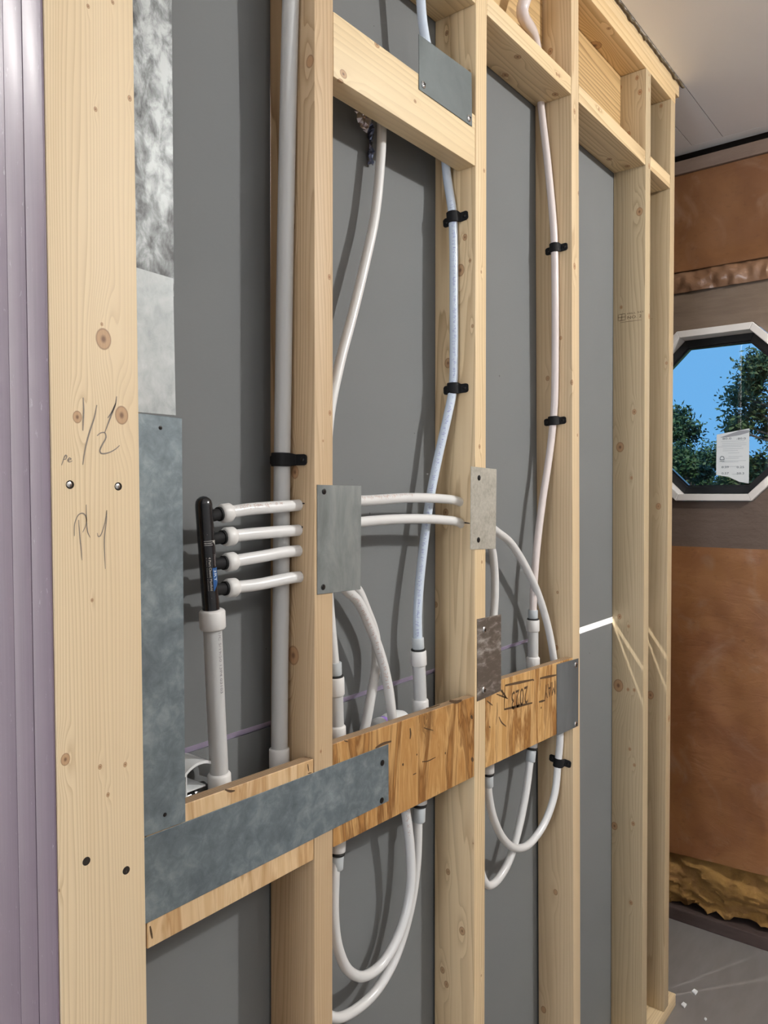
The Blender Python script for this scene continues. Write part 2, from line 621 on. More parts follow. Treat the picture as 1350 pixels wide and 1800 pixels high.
mk('seam_edge', prism([(0.40, DB - 0.0004, 1.2415), (0.40, DB + 0.010, 1.2285), (0.40, DB + 0.0125, 1.2285), (0.40, DB + 0.0125, 1.2415)], (1.23, 0, 0)), M_PURPLE_EDGE, wb)

# ------------------------------------------------------------------ studs
SD = 0.089
ST = 0.038
# x of the left face at z=0 and at z=2.709
STUDS = {2: (0.7582, 0.7771), 3: (1.1868, 1.1943), 4: (1.6265, 1.5899), 5: (2.0672, 2.0556), 6: (2.2516, 2.2596)}


def sx(i, z):
    a, b = STUDS[i]
    return a + (b - a) * z / 2.709


KN = {
    2: [((0.8015, 0.0000, 1.8798), 0.0032), ((0.8014, 0.0000, 1.6887), 0.003), ((0.7795, 0.0000, 1.2116), 0.002), ((0.7770, 0.0371, 2.2391), 0.0035), ((0.7770, 0.0382, 2.2309), 0.004), ((0.7750, 0.0429, 1.9511), 0.006), ((0.7700, 0.0382, 1.6051), 0.0075), ((0.7680, 0.0416, 1.3442), 0.011), ((0.7770, 0.0089, 2.1703), 0.008), ((0.7870, 0.0000, 1.6486), 0.0015)],
    3: [((1.2119, 0.0000, 1.9789), 0.0025), ((1.2063, 0.0000, 1.6600), 0.0035), ((1.2146, 0.0000, 1.4474), 0.0025), ((1.2217, 0.0000, 2.1652), 0.003), ((1.2135, 0.0000, 0.6720), 0.002), ((1.1920, 0.0229, 2.0414), 0.005), ((1.1920, 0.0327, 1.9835), 0.009), ((1.1920, 0.0119, 1.9971), 0.003), ((1.1910, 0.0064, 1.8780), 0.003), ((1.1910, 0.0596, 1.8169), 0.0075), ((1.1900, 0.0642, 1.5385), 0.006), ((1.1890, 0.0869, 1.3636), 0.005), ((1.1880, 0.0581, 0.8602), 0.005), ((1.1880, 0.0265, 0.7584), 0.0065), ((1.1870, 0.0705, 0.6673), 0.0055), ((1.1870, 0.0615, 0.6435), 0.0055), ((1.1880, 0.0030, 0.9302), 0.002), ((1.1930, 0.0631, 2.4237), 0.004), ((1.1930, 0.0150, 2.3359), 0.004)],
    4: [((1.6117, 0.0000, 2.0811), 0.006), ((1.6313, 0.0000, 2.2481), 0.004), ((1.6020, 0.0000, 1.8216), 0.005), ((1.6301, 0.0000, 1.7053), 0.003), ((1.6088, 0.0000, 2.4215), 0.005), ((1.5990, 0.0277, 1.9233), 0.004), ((1.6000, 0.0601, 1.8360), 0.005), ((1.6110, 0.0371, 1.3476), 0.004), ((1.6120, 0.0399, 1.2202), 0.005), ((1.6220, 0.0443, 0.6474), 0.007), ((1.6260, 0.0758, 0.3545), 0.008), ((1.5910, 0.0508, 2.5636), 0.006)],
    5: [((2.0892, 0.0000, 2.0553), 0.006), ((2.0823, 0.0000, 2.4580), 0.006), ((2.0788, -0.0000, 2.6602), 0.005), ((2.0781, 0.0000, 2.6992), 0.003), ((2.0580, 0.0659, 2.0841), 0.004), ((2.0600, 0.0678, 1.7006), 0.011), ((2.0600, 0.0286, 1.7951), 0.006), ((2.0600, 0.0355, 1.6154), 0.004), ((2.0620, 0.0678, 1.2303), 0.006), ((2.0620, 0.0419, 1.2061), 0.004), ((2.0630, 0.0704, 1.0372), 0.014), ((2.0630, 0.0429, 1.0304), 0.004), ((2.0630, 0.0254, 1.0316), 0.004), ((2.0630, 0.0372, 0.8650), 0.004), ((2.0630, 0.0242, 0.8234), 0.004), ((2.0640, 0.0802, 0.6382), 0.009), ((2.0640, 0.0269, 0.6590), 0.005), ((2.0650, 0.0324, 0.4351), 0.005), ((2.0560, 0.0714, 2.6803), 0.005), ((2.0560, 0.0244, 2.6906), 0.005), ((2.0560, 0.0164, 2.6502), 0.006), ((2.0570, 0.0165, 2.3326), 0.009), ((2.0570, 0.0474, 2.5478), 0.006)],
    6: [((2.2818, 0.0000, 1.9508), 0.005), ((2.2777, 0.0000, 0.9071), 0.008), ((2.2540, 0.0073, 1.9512), 0.005), ((2.2540, 0.0277, 1.5346), 0.008), ((2.2540, 0.0510, 2.0856), 0.004), ((2.2590, 0.0285, 2.6972), 0.005), ((2.2590, 0.0320, 2.7325), 0.005), ((2.2530, 0.0473, 0.9739), 0.010), ((2.2557, 0.0000, 2.4829), 0.004)],
}
TONE = {2: ((0.61, 0.44, 0.285), (0.41, 0.245, 0.12), 85, 1.15), 3: ((0.80, 0.61, 0.395), (0.60, 0.39, 0.205), 70, 1.0), 4: ((0.71, 0.545, 0.365), (0.58, 0.38, 0.21), 60, 0.8), 5: ((0.58, 0.46, 0.31), (0.41, 0.285, 0.17), 75, 0.9), 6: ((0.56, 0.43, 0.285), (0.42, 0.28, 0.15), 75, 0.9)}
SLAB = {2: 'second pine stud from the left, with grey nail plate at its middle', 3: 'third pine stud from the left, with two nail plates on its front', 4: 'fourth pine stud from the left, carrying the pale pink pipe', 5: 'fifth pine stud from the left, with grade stamp on its side', 6: 'last pine stud at the far right end of the partition'}
for i in (2, 3, 4, 5, 6):
    xa, xb = STUDS[i]
    o0 = (xa + ST / 2, SD / 2, 0.038)
    li, dk, fq, ct = TONE[i]
    kn = KN[i]
    mat = pine('pine_stud_%d' % i, 'z', kn, o0, li, dk, fq, seed=i * 3.7, contrast=ct)
    x0 = sx(i, 0.038)
    d = box(x0, x0 + ST, 0.0, SD, 0.038, 2.709, lean=xb - x0)
    o = mk('wall_stud', d, mat, None, origin=o0, smooth=True, bevel=0.0022)
    tag(o, SLAB[i], 'stud', 'studs of the open partition')

# lumber stamp on the fifth stud
z0 = 1.9
stamp = thing('grade_stamp', (2.0578, 0.0418, 2.0496), 'small dark lumber grade stamp printed on the fifth stud', 'stamp')
so = Vector((2.0576, 0.0735, 2.0448))
U, Vv = (0, -1, 0), (0, 0, 1)
dat = []
xs = sx(5, 1.93) - 0.0004


def onside(px_pts, w):
    return ribbon(px_pts, w, (-1, 0, 0), per=2)


bx0, bx1, bz0, bz1 = (2.0576, 0.0743, 2.0464)[1], (2.0576, 0.0544, 2.0483)[1], (2.0576, 0.0735, 2.0479)[2], (2.0576, 0.0736, 2.0650)[2]
dat.append(join(*[onside([(xs, a[0], a[1]), (xs, b[0], b[1])], 0.0016) for a, b in (((bx0, bz0), (bx1, bz0)), ((bx1, bz0), (bx1, bz1)), ((bx1, bz1), (bx0, bz1)), ((bx0, bz1), (bx0, bz0)), ((bx0, (bz0 + bz1) / 2), (bx1, (bz0 + bz1) / 2)), (((bx0 + bx1) / 2, bz0), ((bx0 + bx1) / 2, bz1)))]))
tp = (2.0576, 0.0496, 2.0491)
dat.append(text_on_plane('NO. 2', 0.011, (xs, tp[1], tp[2]), U, Vv, width=0.040))
tp2 = (2.0576, 0.0497, 2.0615)
dat.append(text_on_plane('MILL 551', 0.006, (xs, tp2[1], tp2[2]), U, Vv, width=0.044))
ua, ub = (2.0576, 0.0687, 2.0425), (2.0576, 0.0089, 2.0418)
dat.append(onside([(xs, ua[1], ua[2]), (xs, ub[1], ub[2])], 0.0012))
mk('stamp_print', join(*dat), M_INK_STAMP, stamp)['kind'] = 'stuff'

# ------------------------------------------------------------------ near corner board (flat 2x4) and the lavender-tinted boards behind it
YB = -0.040
cb_org = (0.42, YB + 0.019, 0.0)
kn1 = [((0.4250, -0.0400, 1.7291), 0.0085), ((0.4233, -0.0400, 1.7435), 0.0016), ((0.3961, -0.0400, 1.6495), 0.0048), ((0.4444, -0.0400, 1.6550), 0.0075), ((0.3795, -0.0400, 1.3198), 0.0048), ((0.4158, -0.0400, 1.3023), 0.0022), ((0.4440, -0.0400, 1.2966), 0.0022), ((0.4242, -0.0400, 1.2715), 0.002), ((0.4192, -0.0400, 1.9527), 0.002), ((0.4575, -0.0400, 1.9785), 0.0025), ((0.3698, -0.0400, 1.1948), 0.003), ((0.4126, -0.0400, 2.0490), 0.0018), ((0.4393, -0.0400, 2.0660), 0.0018), ((0.4093, -0.0400, 1.4701), 0.0016)]
m_cb = pine('pine_corner_board', 'z', kn1, cb_org, (0.80, 0.625, 0.43), (0.66, 0.455, 0.26), 120, seed=1.3, contrast=0.6, across=(1.0, 0.1))
n = NT('lavender_light_tint')
co = n.coord()
g1 = n.noise(n.v('MULTIPLY', co, (1, 1, 0.03)), 150.0, 3, 0.6)
g2 = n.noise(n.v('MULTIPLY', co, (1, 1, 0.2)), 20.0, 3, 0.6)
g3 = n.noise(n.v('MULTIPLY', co, (1, 1, 0.5)), 110.0, 4, 0.7)
c_ = n.mix(g1, (0.150, 0.112, 0.146), (0.215, 0.165, 0.205))
c_ = n.mix(n.m('MULTIPLY', n.smooth(g2, 0.55, 0.75), 0.4), c_, (0.22, 0.16, 0.19))
c_ = n.mix(n.m('MULTIPLY', n.smooth(g3, 0.64, 0.72), 0.45), c_, (0.42, 0.38, 0.42))
n.bump(g1, 0.15, 0.0008)
M_LAV = n.out(c_, 0.5, 0.0, Coat_Weight=0.12, Coat_Roughness=0.3)  # purple cast of the light from the left put into the board colour

cb = thing('corner_board', (0.42, YB + 0.019, 0.0), 'wide pale pine board in front at far left with pencil writing', 'board')
lean_c = -0.0110
d = box(0.3752 + 0.0012, 0.4715, YB, YB + 0.0374, 0.0, CZ - 0.001, lean=lean_c)
mk('plank', d, m_cb, cb, smooth=True, bevel=0.003)
d = box(0.3752 - 0.0012, 0.3752 + 0.0010, YB + 0.0022, YB + 0.0378, 0.0, CZ - 0.001, lean=lean_c)
tag(mk('tinted_edge', d, M_LAV, cb, smooth=True, bevel=0.0008), 'lavender grey edge, side light tint in its colour')
for k, (ya, yb, lab) in enumerate(((0.0002, 0.0370, 'narrow lavender grey board directly behind the front pine board'), (0.0385, 0.0885, 'leftmost lavender grey board at the picture edge'))):
    d = box(0.3752 + 0.0005 * k - 0.0006, 0.455 - 0.001, ya, yb, 0.0, CZ - 0.001, lean=lean_c)
    o = mk('corner_plank', d, M_LAV, None, origin=(0.41, (ya + yb) / 2, 0), smooth=True, bevel=0.0007)
    tag(o, lab, 'board', 'lavender grey corner boards')

# a stud hidden behind the front board, carrying the metal plates
o = mk('wall_stud', box(0.4560, 0.494, 0.0002, SD, 0.0, 2.709), pine('pine_hidden_stud', 'z', (), (0.475, 0.04, 0)), None, origin=(0.475, 0.045, 0), bevel=0.002)
tag(o, 'stud mostly hidden behind the steel plates beside the front board', 'stud', 'studs of the open partition')

# pencil writing on the front board: 1/2 ply
WR = {
    'one': [(0.4023, -0.0400, 1.6688), (0.4027, -0.0400, 1.6572), (0.4020, -0.0400, 1.6461), (0.4016, -0.0400, 1.6367)],
    'slash': [(0.4167, -0.0400, 1.6629), (0.4141, -0.0400, 1.6509), (0.4085, -0.0400, 1.6354), (0.4040, -0.0400, 1.6196), (0.4011, -0.0400, 1.6035)],
    'long': [(0.4388, -0.0400, 1.6735), (0.4375, -0.0400, 1.6659), (0.4335, -0.0400, 1.6564), (0.4290, -0.0400, 1.6458), (0.4251, -0.0400, 1.6365)],
    'tick': [(0.4375, -0.0400, 1.6665), (0.4329, -0.0400, 1.6569), (0.4284, -0.0400, 1.6509)],
    'two': [(0.4166, -0.0400, 1.6326), (0.4207, -0.0400, 1.6356), (0.4251, -0.0400, 1.6359), (0.4263, -0.0400, 1.6314), (0.4224, -0.0400, 1.6244), (0.4195, -0.0400, 1.6181), (0.4211, -0.0400, 1.6153), (0.4286, -0.0400, 1.6162), (0.4363, -0.0400, 1.6199), (0.4415, -0.0400, 1.6242)],
}
LT = {
    'p_stem': [(0.3960, -0.0400, 1.5498), (0.3970, -0.0400, 1.5354), (0.3983, -0.0400, 1.5209), (0.3990, -0.0400, 1.5103)],
    'p_bowl': [(0.3914, -0.0400, 1.5345), (0.3918, -0.0400, 1.5455), (0.3954, -0.0400, 1.5542), (0.4002, -0.0400, 1.5563), (0.4038, -0.0400, 1.5529), (0.4037, -0.0400, 1.5451), (0.4000, -0.0400, 1.5375)],
    'l': [(0.4042, -0.0400, 1.5646), (0.4043, -0.0400, 1.5490), (0.4054, -0.0400, 1.5378), (0.4080, -0.0400, 1.5321)],
    'y1': [(0.4157, -0.0400, 1.5362), (0.4166, -0.0400, 1.5328), (0.4188, -0.0400, 1.5333), (0.4220, -0.0400, 1.5399), (0.4246, -0.0400, 1.5484), (0.4263, -0.0400, 1.5586)],
    'y2': [(0.4263, -0.0400, 1.5586), (0.4258, -0.0400, 1.5484), (0.4234, -0.0400, 1.5313), (0.4235, -0.0400, 1.5142), (0.4240, -0.0400, 1.4999)],
    'pe1': [(0.3793, -0.0400, 1.6023), (0.3817, -0.0400, 1.6089), (0.3834, -0.0400, 1.6122), (0.3848, -0.0400, 1.6112), (0.3834, -0.0400, 1.6084), (0.3811, -0.0400, 1.6078)],
    'pe2': [(0.3857, -0.0400, 1.6074), (0.3891, -0.0400, 1.6086), (0.3874, -0.0400, 1.6096), (0.3859, -0.0400, 1.6074), (0.3874, -0.0400, 1.6058), (0.3903, -0.0400, 1.6070)],
}
for grp, wd in ((WR, 0.0015), (LT, 0.0010)):
    for q in grp.values():
        mk('pencil_stroke', ribbon([(p[0], YB, p[2]) for p in q], wd, (0, -1, 0)), M_PENCIL, cb)


def screw(parent, pos, nrm, r=0.004, mat=None, countersunk=False, name='screw'):
    """Pan-head screw with a cross recess, facing along nrm."""
    pos, nrm = Vector(pos), Vector(nrm).normalized()
    h = r * 0.5
    if countersunk:
        prof = [(0, r), (h * 0.35, r), (h * 0.5, r * 0.8)]
    else:
        prof = [(0, r), (h * 0.4, r), (h * 0.8, r * 0.75), (h, r * 0.35)]
    o = mk(name, lathe(pos - nrm * 0.0002, pos + nrm, prof, 16), mat, parent, smooth=True)
    ref = Vector((0, 0, 1))
    a = (ref - nrm * ref.dot(nrm)).normalized()
    b = nrm.cross(a)
    ang = 0.5
    a, b = a * math.cos(ang) + b * math.sin(ang), b * math.cos(ang) - a * math.sin(ang)
    top = pos + nrm * (h * 1.0 if not countersunk else h * 0.52)
    ds = []
    for u, w in ((a, b), (b, a)):
        l, t = r * 0.55, r * 0.13
        ds.append(prism([top + u * l + w * t, top - u * l + w * t, top - u * l - w * t, top + u * l - w * t], nrm * 0.00025))
    mk('cross_recess', join(*ds), M_HOLE, o)
    return o


for (px, zn) in (((0.3877, -0.0400, 1.5840), 1), ((0.4396, -0.0400, 1.5826), 1), ((0.3999, -0.0400, 1.2129), 0), ((0.4439, -0.0400, 1.1865), 0)):
    pos = Vector((px[0], YB, px[2]))
    hole = mk('screw_hole', lathe(pos + Vector((0, 0.001, 0)), pos + Vector((0, -1, 0)), [(0, 0.0045), (0.00115, 0.0042), (0.0012, 0.0030)], 14), M_HOLE, cb, smooth=True)
    if zn:
        mk('screw', lathe(pos + Vector((-0.0012, 0.0002, 0)), pos + Vector((-0.0012, -1, 0)), [(0, 0.0028), (0.0012, 0.0027), (0.0016, 0.0014)], 14), M_SCREW_ZN, cb, smooth=True)

# ------------------------------------------------------------------ blocking, plates, header
def block(name, d, knots, tone, label, cat, group=None, axis='x', seed=0.0, freq=70, bevel=0.0025, contrast=0.9):
    vs = d[0]
    o0 = tuple(sum(v[k] for v in vs) / len(vs) for k in range(3))
    m_ = pine('pine_' + name + str(seed), axis, knots, o0, tone[0], tone[1], freq, seed=seed, contrast=contrast)
    o = mk(name, d, m_, None, origin=o0, smooth=True, bevel=bevel)
    return tag(o, label, cat, group)


PALE = ((0.84, 0.66, 0.435), (0.66, 0.45, 0.25))
TAN = ((0.66, 0.45, 0.23), (0.26, 0.13, 0.045))
g_ = 0.0008
block('blocking', box(sx(2, 2.2) + ST + g_, sx(3, 2.2) - g_, 0.0003, 0.038, 2.1635, 2.2545), [((0.9103, 0.0000, 2.2522), 0.005), ((0.8334, 0.0000, 2.1757), 0.006), ((0.8284, 0.0000, 2.1607), 0.006), ((1.0078, 0.0000, 2.2061), 0.003)], PALE, 'deep pale pine block between second and third studs, below grey plate', 'block', 'blocking between the studs', seed=2.2, freq=55)
RZ0, RZ1 = 2.452, 2.490
rail_lab = {2: 'flat block at the very top between second and third studs', 3: 'flat block between third and fourth studs pierced by pink pipe', 4: 'flat block between fourth and fifth studs under the fir header', 5: 'short flat block between fifth and last studs'}
rk = {2: [], 3: [(1.3887, 0.0223, 2.4520), (1.4320, 0.0752, 2.4520), (1.5696, 0.0277, 2.4520), ((1.5202, 0.0000, 2.4662)), ((1.5312, 0.0000, 2.4673))], 4: [(1.9604, 0.0622, 2.4520), (2.0316, 0.0404, 2.4520), ((1.7438, 0.0000, 2.4788))], 5: []}
for i in (2, 3, 4, 5):
    block('blocking', box(sx(i, 2.47) + ST + g_, sx(i + 1, 2.47) - g_, 0.0003, SD - 0.001, RZ0, RZ1), [(k, 0.007 if k[1] > 0.003 else 0.004) for k in rk[i]], ((0.80, 0.61, 0.39), (0.60, 0.40, 0.21)), rail_lab[i], 'block', 'blocking between the studs', seed=5.0 + i, freq=60)
block('header_board', box(sx(3, 2.6) + ST + g_, sx(4, 2.6) - g_, SD - 0.020, SD - 0.0005, RZ1 + 0.0006, 2.7085), [], TAN, 'fir header piece at top between third and fourth studs', 'board', 'fir header pieces', seed=8.1, freq=48, contrast=1.35)
block('header_board', box(sx(4, 2.6) + ST + g_, sx(5, 2.6) - g_, SD - 0.020, SD - 0.0005, RZ1 + 0.0006, 2.7085), [], TAN, 'fir header piece at top between fourth and fifth studs', 'board', 'fir header pieces', seed=9.4, freq=48, contrast=1.35)
block('top_plate', box(0.4565, 2.302, 0.0005, SD, 2.7095, 2.7465), [((1.8741, 0.0660, 2.7095), 0.016), ((1.8186, 0.0736, 2.7095), 0.004), ((1.8270, 0.0111, 2.7095), 0.005)], ((0.78, 0.57, 0.34), (0.56, 0.34, 0.14)), 'lower top plate running across the stud tops', 'board', 'doubled top plate', seed=3.3, freq=50)
block('top_plate', box(0.4565, 2.345, 0.004, SD, 2.7472, CZ - 0.0005), [], ((0.74, 0.55, 0.34), (0.52, 0.33, 0.15)), 'upper top plate tight under the ceiling with projecting end', 'board', 'doubled top plate', seed=4.4, freq=50)
block('bottom_plate', box(0.4950, 2.36, 0.0, SD, 0.0003, 0.0375), [], PALE, 'bottom plate on the floor under the studs', 'board', None, seed=6.1)
# ragged edge of ceiling paper along the top plate
rnd = random.Random(3)
V, Fc = [], []
NX = 150
for i in range(NX + 1):
    x = 0.5 + (2.37 - 0.5) * i / NX
    dz = 0.002 + 0.008 * rnd.random() ** 3
    dy = rnd.uniform(0.0, 0.006)
    V += [(x, -0.001 - dy, CZ - 0.0004), (x, -0.001 - dy * 0.4, CZ - dz), (x, 0.003, CZ - dz * 0.7), (x, 0.003, CZ - 0.0004)]
for i in range(NX):
    for k in range(4):
        Fc.append((4 * i + k, 4 * i + (k + 1) % 4, 4 * i + 4 + (k + 1) % 4, 4 * i + 4 + k))
o = mk('torn_ceiling_edge', (V, Fc), plain('torn_paper_edge', (0.13, 0.10, 0.06), 0.95, var=0.6, scale=300), None, origin=(1.4, 0, CZ))
tag(o, 'dark ragged torn paper edge where ceiling meets the top plate', 'torn paper')

# ------------------------------------------------------------------ plywood backers
PLY_T = 0.0175
PX = [(sx(2, 1.13)), (sx(3, 1.13)), (sx(4, 1.13))]
def backer(x0, x1, z0a, z1a, z0b, z1b, mat, label, y0=0.0004):
    poly = [(x0, y0, z0a), (x1, y0, z0b), (x1, y0, z1b), (x0, y0, z1a)]
    o0 = ((x0 + x1) / 2, y0, (z0a + z1a) / 2)
    o = mk('plywood_backer', prism(poly, (0, PLY_T, 0)), mat, None, origin=o0, bevel=0.0008, seg=1)
    return tag(o, label, 'plywood', 'plywood strips between the studs'), o0


o1 = ((0.495 + PX[0]) / 2, 0.0004, 1.064)
p1, _ = backer(0.4955, PX[0] - 0.001, 1.064, 1.213, 1.063, 1.205, plywood('pale_plywood', (0.78, 0.575, 0.34), (0.68, 0.46, 0.24), (0.50, 0.29, 0.125), o1, 3.1, 0.3), 'pale plywood strip behind the long steel plate, left bay')
o2 = ((PX[0] + ST + PX[1]) / 2, 0.0004, 1.065)
p2, _ = backer(PX[0] + ST + 0.001, PX[1] - 0.001, 1.065, 1.215, 1.055, 1.203, plywood('orange_plywood', (0.62, 0.37, 0.145), (0.45, 0.225, 0.068), (0.20, 0.08, 0.018), o2, 11.7, 0.8, [((1.0973, 0.0000, 1.1719), 0.03), ((1.0374, 0.0000, 1.1240), 0.032), ((1.1391, 0.0000, 1.1975), 0.02)]), 'orange knotty plywood strip in the middle bay')
o3 = ((PX[1] + ST + PX[2]) / 2, 0.0004, 1.059)
p3, _ = backer(PX[1] + ST + 0.001, PX[2] - 0.001, 1.059, 1.217, 1.044, 1.202, plywood('stamped_plywood', (0.72, 0.46, 0.20), (0.52, 0.28, 0.09), (0.26, 0.11, 0.028), o3, 23.3, 0.8), 'plywood strip stamped with an upside-down date, right bay')

# splits, staple marks and holes in the plywood
def strokes(name, parent, segs, mat, nrm=(0, -1, 0)):
    for pts, w in segs:
        mk(name, ribbon([(q[0], 0.0004, q[2]) for q in pts], w, nrm, per=3), mat, parent)


strokes('split', p2, [
    ([(0.9413, 0.0000, 1.1843), (0.9183, 0.0000, 1.1858), (0.9015, 0.0000, 1.1841)], 0.0045), ([(0.9911, -0.0000, 1.1929), (0.9926, 0.0000, 1.1832), (0.9910, 0.0000, 1.1752)], 0.004),
    ([(1.0293, 0.0000, 1.1845), (1.0375, 0.0000, 1.1806), (1.0575, 0.0000, 1.1728)], 0.002), ([(1.0243, 0.0000, 1.1286), (1.0407, 0.0000, 1.1250), (1.0642, 0.0000, 1.1252)], 0.002), ([(0.9987, 0.0000, 1.1142), (1.0082, 0.0000, 1.1142)], 0.002),
    ([(1.1063, 0.0000, 1.2127), (1.1280, 0.0000, 1.2060), (1.1466, -0.0000, 1.2050)], 0.006), ([(1.0359, 0.0000, 1.2155), (1.0542, 0.0000, 1.2133), (1.0764, 0.0000, 1.2123)], 0.0022),
    ([(1.1772, 0.0000, 1.1703), (1.1830, 0.0000, 1.1637)], 0.006), ([(1.1792, 0.0000, 1.0926), (1.1851, 0.0000, 1.0847)], 0.0075), ([(1.0938, 0.0000, 1.1261), (1.0938, 0.0000, 1.1221)], 0.003),
    ([(0.9709, 0.0000, 1.1407), (0.9724, 0.0000, 1.1366)], 0.004), ([(1.0099, 0.0000, 1.1459), (1.0098, 0.0000, 1.1430)], 0.003), ([(0.8291, 0.0000, 1.2141), (0.8379, 0.0000, 1.2102)], 0.002)], M_INK_STAMP)
strokes('split', p3, [
    ([(1.2756, 0.0000, 1.2025), (1.2976, 0.0000, 1.1847), (1.3088, 0.0000, 1.1734)], 0.0045), ([(1.2931, 0.0000, 1.1945), (1.2932, 0.0000, 1.1790)], 0.003), ([(1.2692, 0.0000, 1.1906), (1.3133, 0.0000, 1.1725)], 0.003),
    ([(1.2779, 0.0000, 1.1448), (1.2889, 0.0000, 1.1312), (1.3067, 0.0000, 1.1191)], 0.003), ([(1.2714, 0.0000, 1.1737), (1.2714, 0.0000, 1.1518), (1.2672, 0.0000, 1.1320)], 0.0018), ([(1.2333, 0.0000, 1.1853), (1.2543, 0.0000, 1.1720)], 0.003), ([(1.4540, 0.0000, 1.1243), (1.4566, 0.0000, 1.1213)], 0.005), ([(1.2417, 0.0000, 1.1349), (1.2459, 0.0000, 1.1317)], 0.003)], M_INK_STAMP)
strokes('split', p1, [([(0.6078, 0.0000, 1.2104), (0.6159, 0.0000, 1.2058), (0.6232, 0.0000, 1.2042)], 0.003), ([(0.7531, 0.0000, 1.2012), (0.7552, 0.0000, 1.1903)], 0.002), ([(0.7530, -0.0000, 1.1878), (0.7609, -0.0000, 1.1871)], 0.0015), ([(0.4990, 0.0000, 1.0890), (0.5018, 0.0000, 1.0735)], 0.0025)], M_INK_STAMP)

# upside-down date stamp
def seg_(a, b, w):
    return ribbon([(a[0], 0.0004, a[2]), (b[0], 0.0004, b[2])], w, (0, -1, 0), per=2)


A1, A2, A3, A4 = (1.3020, 0.0000, 1.2005), (1.4204, 0.0000, 1.1892), (1.2988, 0.0000, 1.1544), (1.4156, 0.0000, 1.1417)
B1, B2, B3, B4 = (1.4497, 0.0000, 1.1859), (1.5263, 0.0000, 1.1786), (1.4448, 0.0000, 1.1372), (1.4736, 0.0000, 1.1345)
dd = [seg_(A1, A2, 0.0058), seg_(A1, A3, 0.0028), seg_(A3, A4, 0.0058), seg_(A2, (A2[0], 0, A2[2] - 0.003), 0.005), seg_(B1, B2, 0.0058), seg_(B1, (B1[0] - 0.001, 0, B1[2] - 0.026), 0.0025), seg_(B3, B4, 0.005)]
tr = (1.3968, 0.0000, 1.1815)
tl = (1.3269, 0.0000, 1.1628)
g, f = text_on_plane('2023', 0.052, (tr[0], 0.0004, tr[2]), (-1, 0, 0.0), (0, 0, -1), lift=0.0003, width=tr[0] - (1.3280, 0.0000, 1.1874)[0])
dd.append((g, f))
t2 = (1.5236, 0.0000, 1.1673)
g, f = text_on_plane('MAY', 0.044, (t2[0], 0.0004, t2[2]), (-1, 0, 0), (0, 0, -1), lift=0.0003, width=t2[0] - (1.4694, 0.0000, 1.1730)[0])
dd.append((g, f))
mk('date_stamp', join(*dd), M_INK_STAMP, p3)['kind'] = 'stuff'

# ------------------------------------------------------------------ steel protection plates
M_GALV = galv('galvanized_steel', (0.185, 0.225, 0.245), (0.125, 0.155, 0.175), (0.33, 0.385, 0.405), 55, 0.5, 0.45, 1.0)
M_GALV2 = galv('dull_zinc_steel', (0.23, 0.25, 0.245), (0.15, 0.165, 0.16), (0.36, 0.375, 0.36), 30, 0.5, 0.45, 4.0, (1, 1, 0.35))
M_GALV3 = galv('pale_rough_zinc', (0.47, 0.45, 0.385), (0.36, 0.34, 0.28), (0.60, 0.575, 0.50), 140, 0.5, 0.3, 7.0)
M_GALV4 = galv('smooth_grey_steel', (0.125, 0.145, 0.145), (0.095, 0.11, 0.11), (0.165, 0.185, 0.185), 14, 0.45, 0.45, 9.0)
M_GALV5 = galv('brownish_steel_with_white_bloom', (0.185, 0.16, 0.135), (0.14, 0.12, 0.10), (0.55, 0.53, 0.50), 60, 0.4, 0.4, 12.0, (0.6, 1, 1.6), 0.45, 0.66)
M_GALV6 = galv('blue_grey_steel', (0.15, 0.175, 0.19), (0.11, 0.13, 0.142), (0.22, 0.25, 0.265), 18, 0.45, 0.45, 15.0, (1, 1, 0.2))
M_MOTTLE = galv('stained_black_and_silver_steel', (0.15, 0.16, 0.16), (0.015, 0.015, 0.015), (0.42, 0.44, 0.44), 60, 0.45, 0.3, 2.2, (1, 1, 0.6), 0.42, 0.60)
M_BRIGHT = galv('bright_dented_zinc', (0.40, 0.425, 0.425), (0.24, 0.26, 0.27), (0.56, 0.58, 0.58), 55, 0.5, 0.2, 6.6, (1, 1, 0.8))


def plate(corners, y, t, mat, label, screws, smat, r=0.0042, sunk=True):
    """Thin steel plate; corners (x, z) in order, front face at y."""
    c0 = corners
    o0 = Vector((sum(c[0] for c in c0) / len(c0), y + t, min(c[1] for c in c0)))
    root = thing('nail_plate', o0, label, 'metal plate', 'steel nail plates')
    mk('sheet', prism([(c[0], y, c[1]) for c in c0], (0, t, 0)), mat, root, bevel=0.0003, seg=1)
    for s in screws:
        screw(root, (s[0], y, s[2]), (0, -1, 0), r, smat, sunk)
    return root


T1 = 0.0012
plate([(0.473, 1.095), (0.9325, 1.0925), (0.9325, 1.1825), (0.473, 1.1925)], -0.0014, T1, M_GALV, 'long horizontal galvanized plate screwed across second stud', [(0.9164, -0.0014, 1.1573), (0.9147, -0.0014, 1.0991)], M_SCREW_BLK, 0.0046)
plate([(0.472, 1.194), (0.5475, 1.1915), (0.5475, 1.662), (0.472, 1.664)], -0.0012, T1 - 0.0002, M_GALV, 'tall lower galvanized plate beside the front board', [(0.5191, -0.0012, 1.2092), (0.5181, -0.0012, 1.6492)], M_SCREW_BLK, 0.0024)
plate([(0.4675, 1.664), (0.5385, 1.6645), (0.5365, 1.820), (0.4675, 1.822)], -0.0022, 0.0008, M_BRIGHT, 'bright dented plate beside the front board, between two others', [], M_SCREW_BLK)
plate([(0.464, 1.80), (0.5385, 1.80), (0.5395, 2.36), (0.464, 2.36)], -0.0010, 0.0008, M_MOTTLE, 'black stained uppermost plate beside the front board', [], M_SCREW_BLK)
